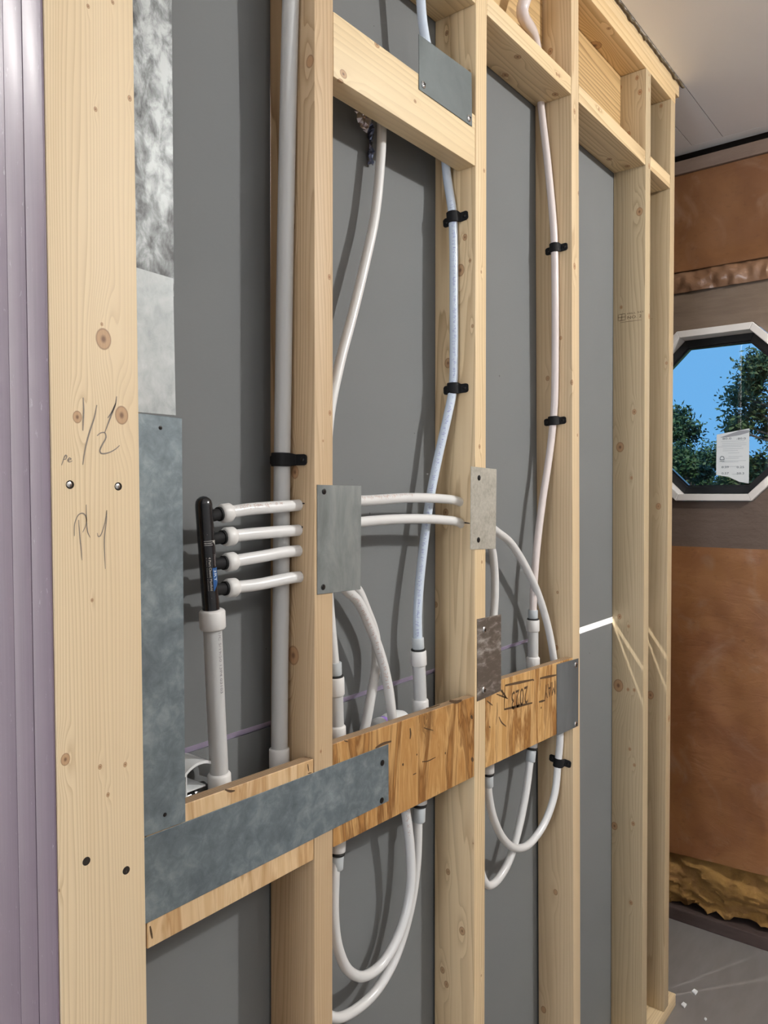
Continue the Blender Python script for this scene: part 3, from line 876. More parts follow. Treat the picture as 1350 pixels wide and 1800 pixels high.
plate([(0.7728, 1.434), (0.866, 1.432), (0.8685, 1.586), (0.7735, 1.587)], -0.0014, T1, M_GALV2, 'grey plate with two black screws on second stud', [(0.7868, -0.0014, 1.5776), (0.7842, -0.0014, 1.4434)], M_SCREW_BLK, 0.0042)
plate([(1.1735, 1.473), (1.263, 1.469), (1.266, 1.620), (1.1755, 1.623)], -0.0014, T1, M_GALV3, 'pale rough zinc plate on third stud', [(1.2021, -0.0014, 1.6027), (1.2002, -0.0014, 1.4892)], M_SCREW_BLK, 0.0050)
plate([(1.197, 1.192), (1.284, 1.194), (1.284, 1.342), (1.197, 1.344)], -0.0014, T1, M_GALV5, 'brown and white bloomed plate low on third stud', [(1.2205, -0.0014, 1.3211), (1.2186, -0.0014, 1.2089)], M_SCREW_ZN, 0.0062, False)
plate([(1.528, 1.045), (1.638, 1.040), (1.638, 1.196), (1.527, 1.202)], -0.0014, T1, M_GALV6, 'blue grey plate covering plywood end at fourth stud', [(1.6208, -0.0014, 1.1837), (1.6220, -0.0014, 1.0480)], M_SCREW_ZN, 0.0068, False)
plate([(1.017, 2.2285), (1.1785, 2.2285), (1.1765, 2.322), (1.016, 2.316)], -0.0014, T1, M_GALV4, 'dark grey plate screwed to the deep block near the top', [(1.0280, -0.0014, 2.2401), (1.1668, -0.0014, 2.2387)], M_SCREW_ZN, 0.0058, False)

# ------------------------------------------------------------------ pipes
PR = 0.0082
FACE = (-0.62, -0.78, 0.0)


def pipe(name, pts, mat, label, r=PR, ink=None, marks=(), per=8, seed=0, group='plastic water pipes', face=FACE):
    path = catmull(pts, per)
    mid = path[len(path) // 2]
    root = thing(name, tuple(path[0]), label, 'pipe', group)
    mk('tube', tube_path(path, r), mat, root, smooth=True)
    for k, (s0, s1) in enumerate(marks):
        mk('print', print_marks(path, r if not isinstance(r, list) else r[0], s0, s1, face, seed * 10 + k), ink, root)['kind'] = 'stuff'
    return root


def ring_part(parent, name, p, ax, L, r, mat, c=0.002):
    """Collar centred at p along axis ax."""
    p, ax = Vector(p), Vector(ax).normalized()
    return mk(name, lathe(p - ax * L / 2, p + ax, collar_prof(L, r, c), 28), mat, parent, smooth=True)


S2, S3, S4 = sx(2, 1.5), sx(3, 1.5), sx(4, 1.5)
YM = 0.035
# manifold branch pipes 1 and 2: through stud 2, across the middle bay, through stud 3, down in the next bay
port = [(0.6329, 0.0350, 1.5494), (0.6382, 0.0350, 1.5194), (0.6397, 0.0350, 1.4864), (0.6413, 0.0350, 1.4533)]
h2 = [(0.7690, 0.0308, 1.5585), (0.7690, 0.0311, 1.5231), (0.7690, 0.0313, 1.4941), (0.7690, 0.0293, 1.4571)]
br1 = pipe('branch_pipe', [port[0], (0.6809, 0.0330, 1.5544), h2[0], (S2 + ST + 0.004, 0.031, 1.562), (0.9120, 0.0300, 1.5636), (1.0325, 0.0310, 1.5672), (1.1365, 0.0320, 1.5646), (1.1905, 0.0330, 1.5589), (S3 + ST, 0.036, 1.543), (1.3378, 0.0400, 1.4980), (1.3995, 0.0420, 1.4707), (1.4667, 0.0420, 1.4147), (1.5278, 0.0420, 1.3445), (1.5735, 0.0410, 1.2624), (1.5966, 0.0380, 1.1813), (1.6135, 0.0360, 1.0931), (sx(4, 1.0) - 0.0125, 0.026, 1.02), (1.6012, 0.0311, 0.9592), (1.5861, 0.0320, 0.8915), (1.5462, 0.0360, 0.8388), (1.4838, 0.0400, 0.8128), (1.4262, 0.0420, 0.8223), (1.3746, 0.0430, 0.8589), (1.3346, 0.0440, 0.9150), (1.3160, 0.0450, 0.9694), (1.3115, 0.0450, 1.0121)], M_PEX, 'topmost manifold pipe running through two studs into the right bay', ink=M_INK_RED, marks=((0.02, 0.10), (0.19, 0.40)), seed=1, face=(-0.35, -0.75, 0.65))
br2 = pipe('branch_pipe', [port[1], (0.6907, 0.0330, 1.5216), h2[1], (S2 + ST + 0.004, 0.031, 1.524), (0.9118, 0.0300, 1.5308), (1.0310, 0.0300, 1.5319), (1.1335, 0.0300, 1.5270), (1.1905, 0.0305, 1.5190), (S3 + ST, 0.040, 1.495), (1.3388, 0.0550, 1.4677), (1.3599, 0.0580, 1.4198), (1.3623, 0.0580, 1.3670), (1.3555, 0.0580, 1.3153), (1.3432, 0.0600, 1.2470), (1.3288, 0.0620, 1.1565), (1.3118, 0.0650, 1.0213), (1.3092, 0.0660, 0.9061), (1.3104, 0.0600, 0.8147), (1.3310, 0.0550, 0.7777), (1.3671, 0.0520, 0.7770), (1.4112, 0.0500, 0.8024), (1.4490, 0.0490, 0.8563), (1.4821, 0.0490, 0.9262), (1.5021, 0.0500, 0.9891)], M_PEX, 'second manifold pipe from top crossing behind third stud', seed=2)
# branch pipes 3 and 4 bend down in the middle bay behind the plywood and loop below it
br3 = pipe('branch_pipe', [port[2], (0.6904, 0.0330, 1.4897), h2[2], (S2 + ST + 0.004, 0.033, 1.487), (0.8736, 0.0370, 1.4300), (0.9093, 0.0400, 1.4048), (0.9412, 0.0410, 1.3581), (0.9673, 0.0410, 1.3078), (0.9866, 0.0410, 1.2525), (0.9985, 0.0420, 1.1974), (1.0170, 0.0420, 1.1205), (1.0344, 0.0420, 1.0322), (1.0473, 0.0420, 0.9635), (1.0487, 0.0420, 0.8933), (1.0238, 0.0430, 0.8345), (0.9765, 0.0440, 0.7981), (0.9262, 0.0450, 0.7982), (0.8885, 0.0460, 0.8268), (0.8659, 0.0470, 0.8734), (0.8581, 0.0480, 0.9255), (0.8609, 0.0490, 0.9861), (0.8648, 0.0500, 1.0064)], M_PEX, 'third manifold pipe, printed, bending down to the inner lower loop', ink=M_INK_RED, marks=((0.27, 0.47), (0.60, 0.74)), seed=3)
br4 = pipe('branch_pipe', [port[3], (0.6900, 0.0330, 1.4531), h2[3], (S2 + ST + 0.004, 0.036, 1.447), (0.9124, 0.0520, 1.4286), (0.9518, 0.0580, 1.3826), (0.9761, 0.0600, 1.3369), (0.9786, 0.0610, 1.2890), (0.9662, 0.0620, 1.2392), (0.9484, 0.0620, 1.1869), (0.9080, 0.0640, 1.1096), (0.8760, 0.0660, 1.0289), (0.8493, 0.0660, 0.9321), (0.8352, 0.0640, 0.8507), (0.8382, 0.0600, 0.7933), (0.8673, 0.0560, 0.7579), (0.9141, 0.0530, 0.7464), (0.9684, 0.0510, 0.7534), (1.0168, 0.0500, 0.7859), (1.0548, 0.0490, 0.8484), (1.0752, 0.0490, 0.9208), (1.0819, 0.0500, 1.0073)], M_PEX, 'lowest manifold pipe curving behind plywood into the big outer loop', seed=4)

# lower loop ends: collars just under the plywood
def under(root, top, bot, r1, r2):
    """White collar, rubber ring and release collar, from top down to bot."""
    a, b = Vector(top), Vector(bot)
    ax = (b - a).normalized()
    L = (b - a).length
    ring_part(root, 'collar', a + ax * L * 0.12, ax, L * 0.45, r1, M_NUT)
    ring_part(root, 'rubber_ring', a + ax * L * 0.40, ax, 0.0038, r1 * 0.97, M_RUBBER, 0.001)
    ring_part(root, 'release_collar', a + ax * L * 0.70, ax, L * 0.52, r1 * 0.84, M_GREYFIT)


under(br1, (1.3137, 0.0450, 1.0310), (1.3138, 0.0450, 0.9850), 0.0125, 0.010)
under(br2, (1.5126, 0.0500, 1.0306), (1.5021, 0.0500, 0.9816), 0.0125, 0.010)
under(br3, (0.8702, 0.0500, 1.0355), (0.8660, 0.0500, 0.9917), 0.0125, 0.010)
under(br4, (1.0872, 0.0500, 1.0432), (1.0836, 0.0500, 0.9915), 0.0135, 0.010)

# tall clouded pipe clamped to the second stud
tl_pts = [(sx(2, 2.5) - 0.0135, 0.024, 2.45)] + [(0.7625, 0.0360, 2.2279), (0.7605, 0.0437, 1.9869), (0.7580, 0.0473, 1.7889), (0.7560, 0.0500, 1.6227), (0.7540, 0.0519, 1.4278), (0.7530, 0.0542, 1.3060), (0.7525, 0.0557, 1.1998)] + [(0.752, 0.060, 1.13)]
tall = pipe('supply_pipe', tl_pts, M_PEX_BIG, 'tall thick white pipe strapped to the second stud', r=0.0118)
ring_part(tall, 'coupling', (0.7525, 0.0557, 1.1957), (0, 0, 1), 0.034, 0.0145, M_NUT)

# riser under the manifold
r_top, r_bot = (0.6179, 0.0350, 1.4152), (0.6318, 0.0400, 1.2052)
riser = pipe('supply_pipe', [(0.6176, 0.0350, 1.4239), (0.6244, 0.0375, 1.3120), r_bot, (0.6340, 0.0410, 1.1538)], M_PEX_BIG, 'short thick riser pipe under the black manifold', r=0.0118)
ax_r = Vector(r_bot) - Vector(r_top)
ring_part(riser, 'top_nut', (0.6184, 0.0350, 1.4158), ax_r, 0.026, 0.0165, M_NUT, 0.003)
ring_part(riser, 'coupling', (0.6318, 0.0400, 1.2022), ax_r, 0.028, 0.0150, M_NUT, 0.003)
mk('print', text_on_tube('1/C 5/19/50 13P4 03103', 0.0058, (0.6193, 0.0352, 1.4020), (0.6237, 0.0371, 1.3225), 0.0118, (-0.10, -0.95, 0), length=(Vector((0.6244, 0.0371, 1.3223)) - Vector((0.6200, 0.0352, 1.4019))).length, flip=-1), M_INK_GREY, riser)

# manifold
man = thing('pipe_manifold', (0.6162, 0.0350, 1.4255), 'black four-outlet pipe manifold with small printed label', 'manifold')
mt, mb = Vector((0.6053, 0.0350, 1.5720)), Vector((0.6167, 0.0350, 1.4240))
Lm = (mb - mt).length
RM = 0.0108
prof = [(0.0, 0.0008), (0.0008, 0.0042), (0.003, 0.0075), (0.006, 0.0097), (0.010, RM - 0.0002), (0.014, RM), (Lm, RM)]
mk('body', lathe(mt, mb, prof, 32), M_GLOSSBLACK, man, smooth=True)
axm = (mb - mt).normalized()
neck0 = [(0.6094, 0.0350, 1.5457), (0.6127, 0.0350, 1.5170), (0.6141, 0.0350, 1.4854), (0.6156, 0.0350, 1.4529)]
for k in range(4):
    a, b = Vector(neck0[k]), Vector(port[k])
    dirn = (b - a).normalized()
    c_k = b
    mk('outlet', lathe(a, b, [(0, 0.0078), ((b - a).length - 0.004, 0.0078), ((b - a).length - 0.004, 0.0092), ((b - a).length + 0.002, 0.0092)], 20), M_BLACK, man, smooth=True)
    r_k = [br1, br2, br3, br4][k]
    nxt = [(0.6809, 0.0330, 1.5544), (0.6907, 0.0330, 1.5216), (0.6904, 0.0330, 1.4897), (0.6900, 0.0330, 1.4531)][k]
    d2 = (Vector(nxt) - b).normalized()
    ring_part(r_k, 'end_nut', b + d2 * 0.008, d2, 0.018, 0.0123, M_NUT, 0.0035)
# printed label on the manifold
FL = (-0.32, -0.9, 0)
la, lb = mt + axm * 0.076, mt + axm * 0.118
mk('label_text', text_on_tube('4 Port Closed Manifold', 0.0042, la, lb, RM, FL, length=(lb - la).length, flip=-1, ang0=-0.22), plain('label_white', (0.55, 0.52, 0.46), 0.5), man)
lsp = mk('label_small_print', join(text_on_tube('4 Port Closed Manifold', 0.0018, la, lb, RM, FL, length=(lb - la).length, flip=-1, ang0=-0.50), text_on_tube('IIIIIIIII', 0.0035, mt + axm * 0.073, mt + axm * 0.088, RM, FL, length=0.015, flip=-1, ang0=0.50), text_on_tube('o', 0.002, mt + axm * 0.127, mt + axm * 0.130, RM, FL, flip=-1, ang0=-0.2), text_on_tube('o', 0.002, mt + axm * 0.047, mt + axm * 0.050, RM, FL, flip=-1, ang0=-0.2)), plain('label_grey', (0.22, 0.20, 0.19), 0.5), man)
lsp['kind'] = 'stuff'


def tube_patch(p_axis0, s0, s1, a0, a1, skew=0.0, nseg=8, lift=0.00018):
    fc = Vector(FL)
    nn = (fc - axm * fc.dot(axm)).normalized()
    ss = axm.cross(nn) * -1
    V, Fc = [], []
    for i in range(nseg + 1):
        t = i / nseg
        th = a0 + (a1 - a0) * t
        for s in (s0, s1 - skew * t):
            V.append(p_axis0 + axm * s + (nn * math.cos(th) + ss * math.sin(th)) * (RM + lift))
    for i in range(nseg):
        Fc.append((2 * i, 2 * i + 1, 2 * i + 3, 2 * i + 2))
    return V, Fc


mk('label_logo', tube_patch(mt, 0.090, 0.120, 0.16, 0.95, 0.012), plain('label_blue', (0.012, 0.085, 0.26), 0.4), man)
mk('label_letters', text_on_tube('3RT', 0.0062, mt + axm * 0.092, mt + axm * 0.110, RM + 0.0001, FL, length=0.015, flip=-1, ang0=0.32), plain('label_white2', (0.75, 0.78, 0.8), 0.5), man)
mk('label_stripes', join(*[tube_patch(mt, s, s + 0.0009, -0.6, 0.42) for s in (0.0555, 0.0580, 0.0605)], tube_patch(mt, 0.0555, 0.0565, 0.42, 0.9, -0.006)), plain('label_silver', (0.35, 0.34, 0.32), 0.4), man)

# pipe coming through the foil hole at the top of the middle bay
foilp = pipe('supply_pipe', [(0.989, 0.060, 2.28), (0.9962, 0.0600, 2.1863), (0.9905, 0.0580, 2.1235), (0.9727, 0.0560, 2.0255), (0.9425, 0.0540, 1.9355), (0.9104, 0.0530, 1.8485), (0.8808, 0.0520, 1.7736), (0.8535, 0.0500, 1.6843), (0.8425, 0.0500, 1.5470), (0.8518, 0.0500, 1.4087), (0.8615, 0.0500, 1.3290), (0.8652, 0.0500, 1.3021)], M_PEX, 'white pipe curving down from the foil lined hole behind the block', r=0.0080)


def stub(root, top, bot, k, r_fit=0.0105, r_ring=0.0128, r_nut=0.0140, r_tube=0.0116, band=False, rcoup=0.0146):
    """Push fitting, rubber ring, nut, short thick stub and coupling from top to bot (fractions in k)."""
    a, b = Vector(top), Vector(bot)
    ax = (b - a).normalized()
    L = (b - a).length
    f = lambda t: a + ax * L * t
    ring_part(root, 'release_collar', f(k[0] / 2), ax, L * k[0], r_fit, M_GREYFIT, 0.0008)
    ring_part(root, 'rubber_ring', f(k[0] + 0.012), ax, 0.0036, r_ring, M_RUBBER, 0.001)
    ring_part(root, 'nut', f((k[0] + k[1]) / 2 + 0.02), ax, L * (k[1] - k[0]), r_nut, M_NUT, 0.002)
    mk('stub', lathe(f(k[1]), b, [(0, r_tube), (L * (1 - k[1]), r_tube)], 24), M_PEX_BIG, root, smooth=True)
    ring_part(root, 'coupling', f((k[2] + 1.05) / 2), ax, L * (1.05 - k[2]), rcoup, M_NUT, 0.003)
    if band:
        ring_part(root, 'blue_band', f(1.15), ax, L * 0.18, rcoup * 0.93, M_BLUETAPE, 0.001)
    ring_part(root, 'hidden_tail', f(1.25), ax, L * 0.4, r_tube, M_PEX_BIG, 0.001)


stub(foilp, (0.8647, 0.0500, 1.3162), (0.8685, 0.0500, 1.1983), (0.17, 0.42, 0.83))

# bluish pipe strapped to the third stud
X3 = lambda z: sx(3, z) - 0.0105
blue_pts = [(1.0626, 0.0300, 2.4340), (1.0691, 0.0300, 2.3805), (1.0761, 0.0280, 2.3451), (1.125, 0.030, 2.24), (1.160, 0.045, 2.19)] + [(1.1800, 0.0533, 2.1532), (1.1820, 0.0435, 2.0895), (1.1820, 0.0404, 2.0291), (1.1810, 0.0392, 1.9150), (1.1810, 0.0392, 1.8321), (1.1800, 0.0410, 1.7667)] + [(1.1641, 0.0430, 1.7115), (1.1468, 0.0500, 1.6438), (1.1272, 0.0540, 1.5717), (1.1108, 0.0550, 1.5008), (1.0922, 0.0530, 1.4212), (1.0825, 0.0510, 1.3621), (1.0818, 0.0500, 1.3172)]
blue = pipe('supply_pipe', blue_pts, M_PEX_BLUE, 'bluish printed pipe strapped to the third stud', ink=M_INK_BLUE, marks=((0.36, 0.72), (0.73, 1.16)), seed=7, face=(-0.75, -0.66, 0))
stub(blue, (1.0818, 0.0500, 1.3212), (1.0901, 0.0500, 1.1906), (0.15, 0.36, 0.84))

# pinkish pipe strapped to the fourth stud
pink_pts = [(1.44, 0.020, 2.62), (1.4219, 0.0300, 2.5612), (1.5201, 0.0550, 2.5676), (1.582, 0.070, 2.53)] + [(1.5830, 0.0732, 2.4923), (1.5840, 0.0522, 2.3096), (1.5855, 0.0386, 2.1681), (1.5870, 0.0356, 2.0795), (1.5900, 0.0358, 1.9152), (1.5920, 0.0378, 1.7882), (1.5920, 0.0418, 1.7308)] + [(1.5812, 0.0460, 1.6536), (1.5542, 0.0490, 1.5513), (1.5320, 0.0500, 1.4571), (1.5176, 0.0500, 1.3701), (1.5139, 0.0500, 1.3102)]
npk = 8 * (len(pink_pts) - 1) + 1
pink = pipe('supply_pipe', pink_pts, M_PEX_PINK, 'pale pink pipe strapped to the fourth stud', r=[0.0125 if i < 12 else (0.0125 - (i - 12) * 0.00036 if i < 24 else PR) for i in range(npk)], seed=8)
stub(pink, (1.5139, 0.0500, 1.3177), (1.5145, 0.0500, 1.1918), (0.15, 0.36, 0.82), band=True)

# ------------------------------------------------------------------ black pipe straps
def strap(pos_y, pos_z, xs, r, label, hw=0.027, h=0.018, tilt=0.0, one_tab=False):
    """Saddle strap on a stud face at x=xs, pipe axis vertical; tabs run along y."""
    root = thing('pipe_strap', (xs, pos_y, pos_z), label, 'pipe strap', 'black pipe straps')
    t = 0.0028
    R = r + t
    out_, inn = [], []
    out_ += [(-hw, t), (-hw + 0.0015, t), (-hw + 0.005, t), (-R - 0.001, t)]
    inn += [(-hw, 0.0003), (-hw + 0.0015, 0.0003), (-hw + 0.005, 0.0003), (-r - 0.001, 0.0003)]
    cx = r + 0.0012
    for k in range(13):
        a = math.pi - math.pi * k / 12
        out_.append((math.cos(a) * R, cx + math.sin(a) * R))
        inn.append((math.cos(a) * r, cx + math.sin(a) * r))
    out_ += [(R + 0.001, t), (hw - 0.005, t), (hw - 0.0015, t), (hw, t)]
    inn += [(r + 0.001, 0.0003), (hw - 0.005, 0.0003), (hw - 0.0015, 0.0003), (hw, 0.0003)]
    if one_tab:
        out_, inn = out_[2:] , inn[2:]
    ct, sn = math.cos(tilt), math.sin(tilt)
    prof = out_ + inn[::-1]

    def place(y, nn, z):
        yy = y * ct - z * sn
        zz = y * sn + z * ct
        return (xs - nn, pos_y - yy, pos_z + zz)      # +local y points to the front (towards -y)
    V, Fc = [], []
    n_ = len(out_)
    for i in range(n_):
        y, nn = out_[i]
        hh = h / 2 * (1.12 if abs(y) < R + 0.0005 else 0.92)
        if abs(abs(y) - hw) < 1e-6:
            hh *= 0.55
        elif abs(abs(y) - hw + 0.0015) < 1e-6:
            hh *= 0.86
        yi, ni = inn[i]
        V += [place(y, nn, -hh), place(y, nn, hh), place(yi, ni, hh), place(yi, ni, -hh)]
    for i in range(n_ - 1):
        for k in range(4):
            Fc.append((4 * i + k, 4 * i + (k + 1) % 4, 4 * i + 4 + (k + 1) % 4, 4 * i + 4 + k))
    Fc.append((0, 1, 2, 3))
    Fc.append(tuple(4 * (n_ - 1) + k for k in (3, 2, 1, 0)))
    mk('saddle', (V, Fc), M_BLACK, root, smooth=True, bevel=0.0006, seg=1)
    for sg in ((1,) if one_tab else (1, -1)):
        screw(root, place(sg * (hw - 0.007), t, 0.0), (-1, 0, 0), 0.0036, M_SCREW_BLK)
    return root


b1, b2 = (1.1820, 0.0422, 2.0779), (1.1800, 0.0410, 1.7667)
strap(b1[1], b1[2], sx(3, b1[2]) - 0.0002, 0.0088, 'upper black strap on the bluish pipe', tilt=0.10)
strap(b2[1], b2[2], sx(3, b2[2]) - 0.0002, 0.0088, 'lower black strap on the bluish pipe', tilt=0.02)
k1, k2, k3 = (1.5860, 0.0366, 2.1224), (1.5920, 0.0411, 1.7372), (1.6012, 0.0311, 0.9592)
strap(k1[1], k1[2], sx(4, k1[2]) - 0.0002, 0.0088, 'upper black strap on the pink pipe', tilt=0.06)
strap(k2[1], k2[2], sx(4, k2[2]) - 0.0002, 0.0088, 'lower black strap on the pink pipe', tilt=0.06)
strap(k3[1], k3[2], sx(4, k3[2]) - 0.0002, 0.0088, 'black strap holding the loop below the stamped plywood', tilt=-0.12)
k4 = (0.7560, 0.0500, 1.6227)
strap(k4[1], k4[2], sx(2, k4[2]) - 0.0002, 0.0125, 'wide black strap on the tall thick pipe at second stud', hw=0.0365, h=0.017, tilt=-0.02)

# dark drill scorch marks beside the holes in stud 2 and 3
def smear(name, i, pts, w, label):
    q = [(sx(i, p[2]) - 0.0001, p[1], p[2]) for p in pts]
    o = mk(name, ribbon(q, w, (-1, 0, 0), per=3), M_INK, None, origin=q[0])
    return tag(o, label, 'mark', 'ink marks beside the drilled holes')


smear('drill_mark', 2, [(0.7690, 0.0263, 1.5609), (0.7690, 0.0218, 1.5609), (0.7690, 0.0185, 1.5609)], 0.0022, 'tiny black mark beside topmost pipe hole in second stud')
smear('drill_mark', 2, [(0.7690, 0.0265, 1.5272), (0.7690, 0.0243, 1.5273), (0.7690, 0.0221, 1.5281)], 0.003, 'tiny black mark beside second pipe hole in second stud')
smear('drill_mark', 2, [(0.7690, 0.0268, 1.4935), (0.7690, 0.0245, 1.4936), (0.7690, 0.0234, 1.4936)], 0.003, 'tiny black mark beside third pipe hole in second stud')
smear('drill_mark', 2, [(0.7690, 0.0292, 1.4628), (0.7690, 0.0259, 1.4630), (0.7690, 0.0236, 1.4615)], 0.004, 'tiny black mark beside lowest pipe hole in second stud')
smear('drill_mark', 3, [(1.1905, 0.0280, 1.5212), (1.1905, 0.0206, 1.5203), (1.1905, 0.0108, 1.5195)], 0.0026, 'short black line from pipe hole towards zinc plate')

# ------------------------------------------------------------------ valve guards behind the plywood
M_GUARD = plain('white_guard_plastic', (0.82, 0.84, 0.84), 0.4)
def half_ring(cx, cz, y0, y1, ro, ri, a0=0.0, a1=math.pi, seg=20):
    V, Fc = [], []
    for i in range(seg + 1):
        a = a0 + (a1 - a0) * i / seg
        for (r, y) in ((ro, y0), (ro, y1), (ri, y1), (ri, y0)):
            V.append((cx + math.cos(a) * r, y, cz + math.sin(a) * r))
    for i in range(seg):
        for k in range(4):
            Fc.append((4 * i + k, 4 * i + (k + 1) % 4, 4 * i + 4 + (k + 1) % 4, 4 * i + 4 + k))
    Fc.append((0, 1, 2, 3))
    Fc.append(tuple(4 * seg + k for k in (3, 2, 1, 0)))
    return V, Fc


M_CHROME = plain('dark_chrome', (0.25, 0.25, 0.25), 0.18, 1.0)
gcx, gcz = 0.6020, 1.2011
gd = thing('valve_guard', (gcx, 0.06, gcz - 0.02), 'white arched valve guard behind the pale plywood', 'valve guard')
mk('hood', half_ring(gcx, gcz, 0.040, 0.086, 0.037, 0.0335), M_GUARD, gd, smooth=True)
mk('rib', box(gcx - 0.0195, gcx - 0.0180, 0.044, 0.084, gcz - 0.02, gcz + 0.026), M_GUARD, gd)
mk('shelf', box(gcx - 0.034, gcx + 0.012, 0.046, 0.084, gcz + 0.001, gcz + 0.003), M_GUARD, gd)
mk('valve_body', lathe((gcx - 0.03, 0.062, gcz - 0.012), (gcx + 0.05, 0.062, gcz - 0.012), [(0, 0.011), (0.018, 0.011), (0.018, 0.008), (0.030, 0.008), (0.030, 0.0125), (0.052, 0.0125), (0.052, 0.007), (0.062, 0.007)], 20), M_CHROME, gd, smooth=True)
mk('front_lip', half_ring(gcx - 0.022, gcz - 0.020, 0.036, 0.060, 0.0175, 0.0150), M_GUARD, gd, smooth=True)

c2 = (1.0099, 0.0680, 1.1851)
g2 = thing('valve_guard', c2, 'white and purple capped valve behind orange plywood', 'valve guard')
mk('cap', lathe((c2[0] - 0.028, 0.066, c2[2] - 0.006), (c2[0] + 0.06, 0.066, c2[2] - 0.006), [(0, 0.012), (0.002, 0.0165), (0.006, 0.0185), (0.016, 0.0185), (0.0161, 0.0172)], 24), M_GUARD, g2, smooth=True)
mk('purple_band', lathe((c2[0] - 0.0115, 0.066, c2[2] - 0.006), (c2[0] + 0.06, 0.066, c2[2] - 0.006), [(0, 0.0180), (0.008, 0.0180)], 24), plain('purple_plastic', (0.36, 0.22, 0.68), 0.4), g2, smooth=True)
mk('sleeve', lathe((c2[0] - 0.003, 0.066, c2[2] - 0.006), (c2[0] + 0.08, 0.066, c2[2] - 0.006), [(0, 0.015), (0.004, 0.0185), (0.012, 0.0200), (0.040, 0.0195), (0.052, 0.016)], 24), M_GUARD, g2, smooth=True)
c3 = (1.4614, 0.0660, 1.1645)
g3 = thing('valve_guard', c3, 'white sleeve of a valve peeking over the stamped plywood', 'valve guard')
mk('sleeve', lathe((c3[0] - 0.055, 0.064, c3[2] + 0.001), (c3[0] + 0.05, 0.070, c3[2] - 0.004), [(0, 0.014), (0.004, 0.018), (0.012, 0.0195), (0.070, 0.0190), (0.076, 0.015)], 24), galv('speckled_white_plastic', (0.80, 0.83, 0.83), (0.62, 0.68, 0.70), (0.86, 0.87, 0.87), 90, 0.45, 0.0), g3, smooth=True)
mk('end_cap', lathe((c3[0] + 0.018, 0.068, c3[2] - 0.003), (c3[0] + 0.06, 0.070, c3[2] - 0.005), [(0, 0.010), (0.035, 0.010)], 16), M_BLACK, g3, smooth=True)

# crumpled foil around the hole behind the block
rnd = random.Random(11)
fo = Vector((0.9676, 0.0740, 2.1788))
def crumple(cx, cz, w, h, y, amp, nx, nz, taper=0.0):
    V, Fc = [], []
    for j in range(nz + 1):
        for i in range(nx + 1):
            s, t = i / nx - 0.5, j / nz - 0.5
            ww = w * (1 - taper * (0.5 - t))
            V.append((cx + s * ww + rnd.uniform(-1, 1) * amp * 0.5, y + rnd.uniform(-1, 1) * amp, cz + t * h + rnd.uniform(-1, 1) * amp * 0.5))
    for j in range(nz):
        for i in range(nx):
            a = j * (nx + 1) + i
            Fc += [(a, a + 1, a + nx + 2), (a, a + nx + 2, a + nx + 1)]
    k = len(V)
    V += [(v[0], v[1] + 0.0006, v[2]) for v in V]
    Fc += [tuple(q + k for q in f[::-1]) for f in Fc]
    return V, Fc


foil = thing('foil_patch', fo, 'crumpled foil scrap in the hole behind the deep block', 'foil')
M_FOIL = plain('crumpled_foil', (0.78, 0.72, 0.74), 0.22, 0.9)
mk('foil_flap', crumple(fo.x - 0.004, fo.z + 0.004, 0.040, 0.036, 0.070, 0.005, 7, 7, 0.5), M_FOIL, foil)
fb = Vector((0.9948, 0.0820, 2.1596))
mk('foil_strip', crumple(fb.x, fb.z, 0.013, 0.075, 0.082, 0.003, 3, 12), plain('blue_foil', (0.16, 0.19, 0.30), 0.25, 0.8), foil)

# ------------------------------------------------------------------ far wall
from mathutils import noise as mnoise
wr_ = bpy.data.objects.new('wall_right', None)
COL.objects.link(wr_)
wr_['kind'] = 'structure'
WC = ((2.8400, -0.0045, 1.5461)[1], ((2.8400, 0.1115, 1.5456)[2] + (2.8400, 0.0060, 2.1540)[2]) / 2)   # window centre (y, z)
WC = (0.030, WC[1])
AP = ((2.8400, 0.0060, 2.1540)[2] - (2.8400, 0.1115, 1.5456)[2]) / 2


def octa(ap, cy=None, cz=None):
    cy = WC[0] if cy is None else cy
    cz = WC[1] if cz is None else cz
    R = ap / math.cos(math.pi / 8)
    return [(cy + R * math.cos(math.pi / 8 + k * math.pi / 4), cz + R * math.sin(math.pi / 8 + k * math.pi / 4)) for k in range(8)]


def boardwood(name, c0, c1, rough, coat, seed):
    n = NT(name)
    co = n.coord()
    a = n.noise(n.v('MULTIPLY', n.v('ADD', co, (seed, seed, seed)), (1, 0.12, 1)), 45.0, 4, 0.6)
    b = n.noise(co, 14.0, 4, 0.6)
    f_n = n.noise(n.v('MULTIPLY', co, (1, 0.45, 1)), 60.0, 5, 0.65, 1.0)
    n.bump(n.m('ADD', n.m('ADD', b, n.m('MULTIPLY', a, 0.4)), n.m('MULTIPLY', f_n, 0.5)), 0.5, 0.006)
    return n.out(n.mix(a, c0, c1), rough, 0.0, Coat_Weight=coat, Coat_Roughness=0.15)


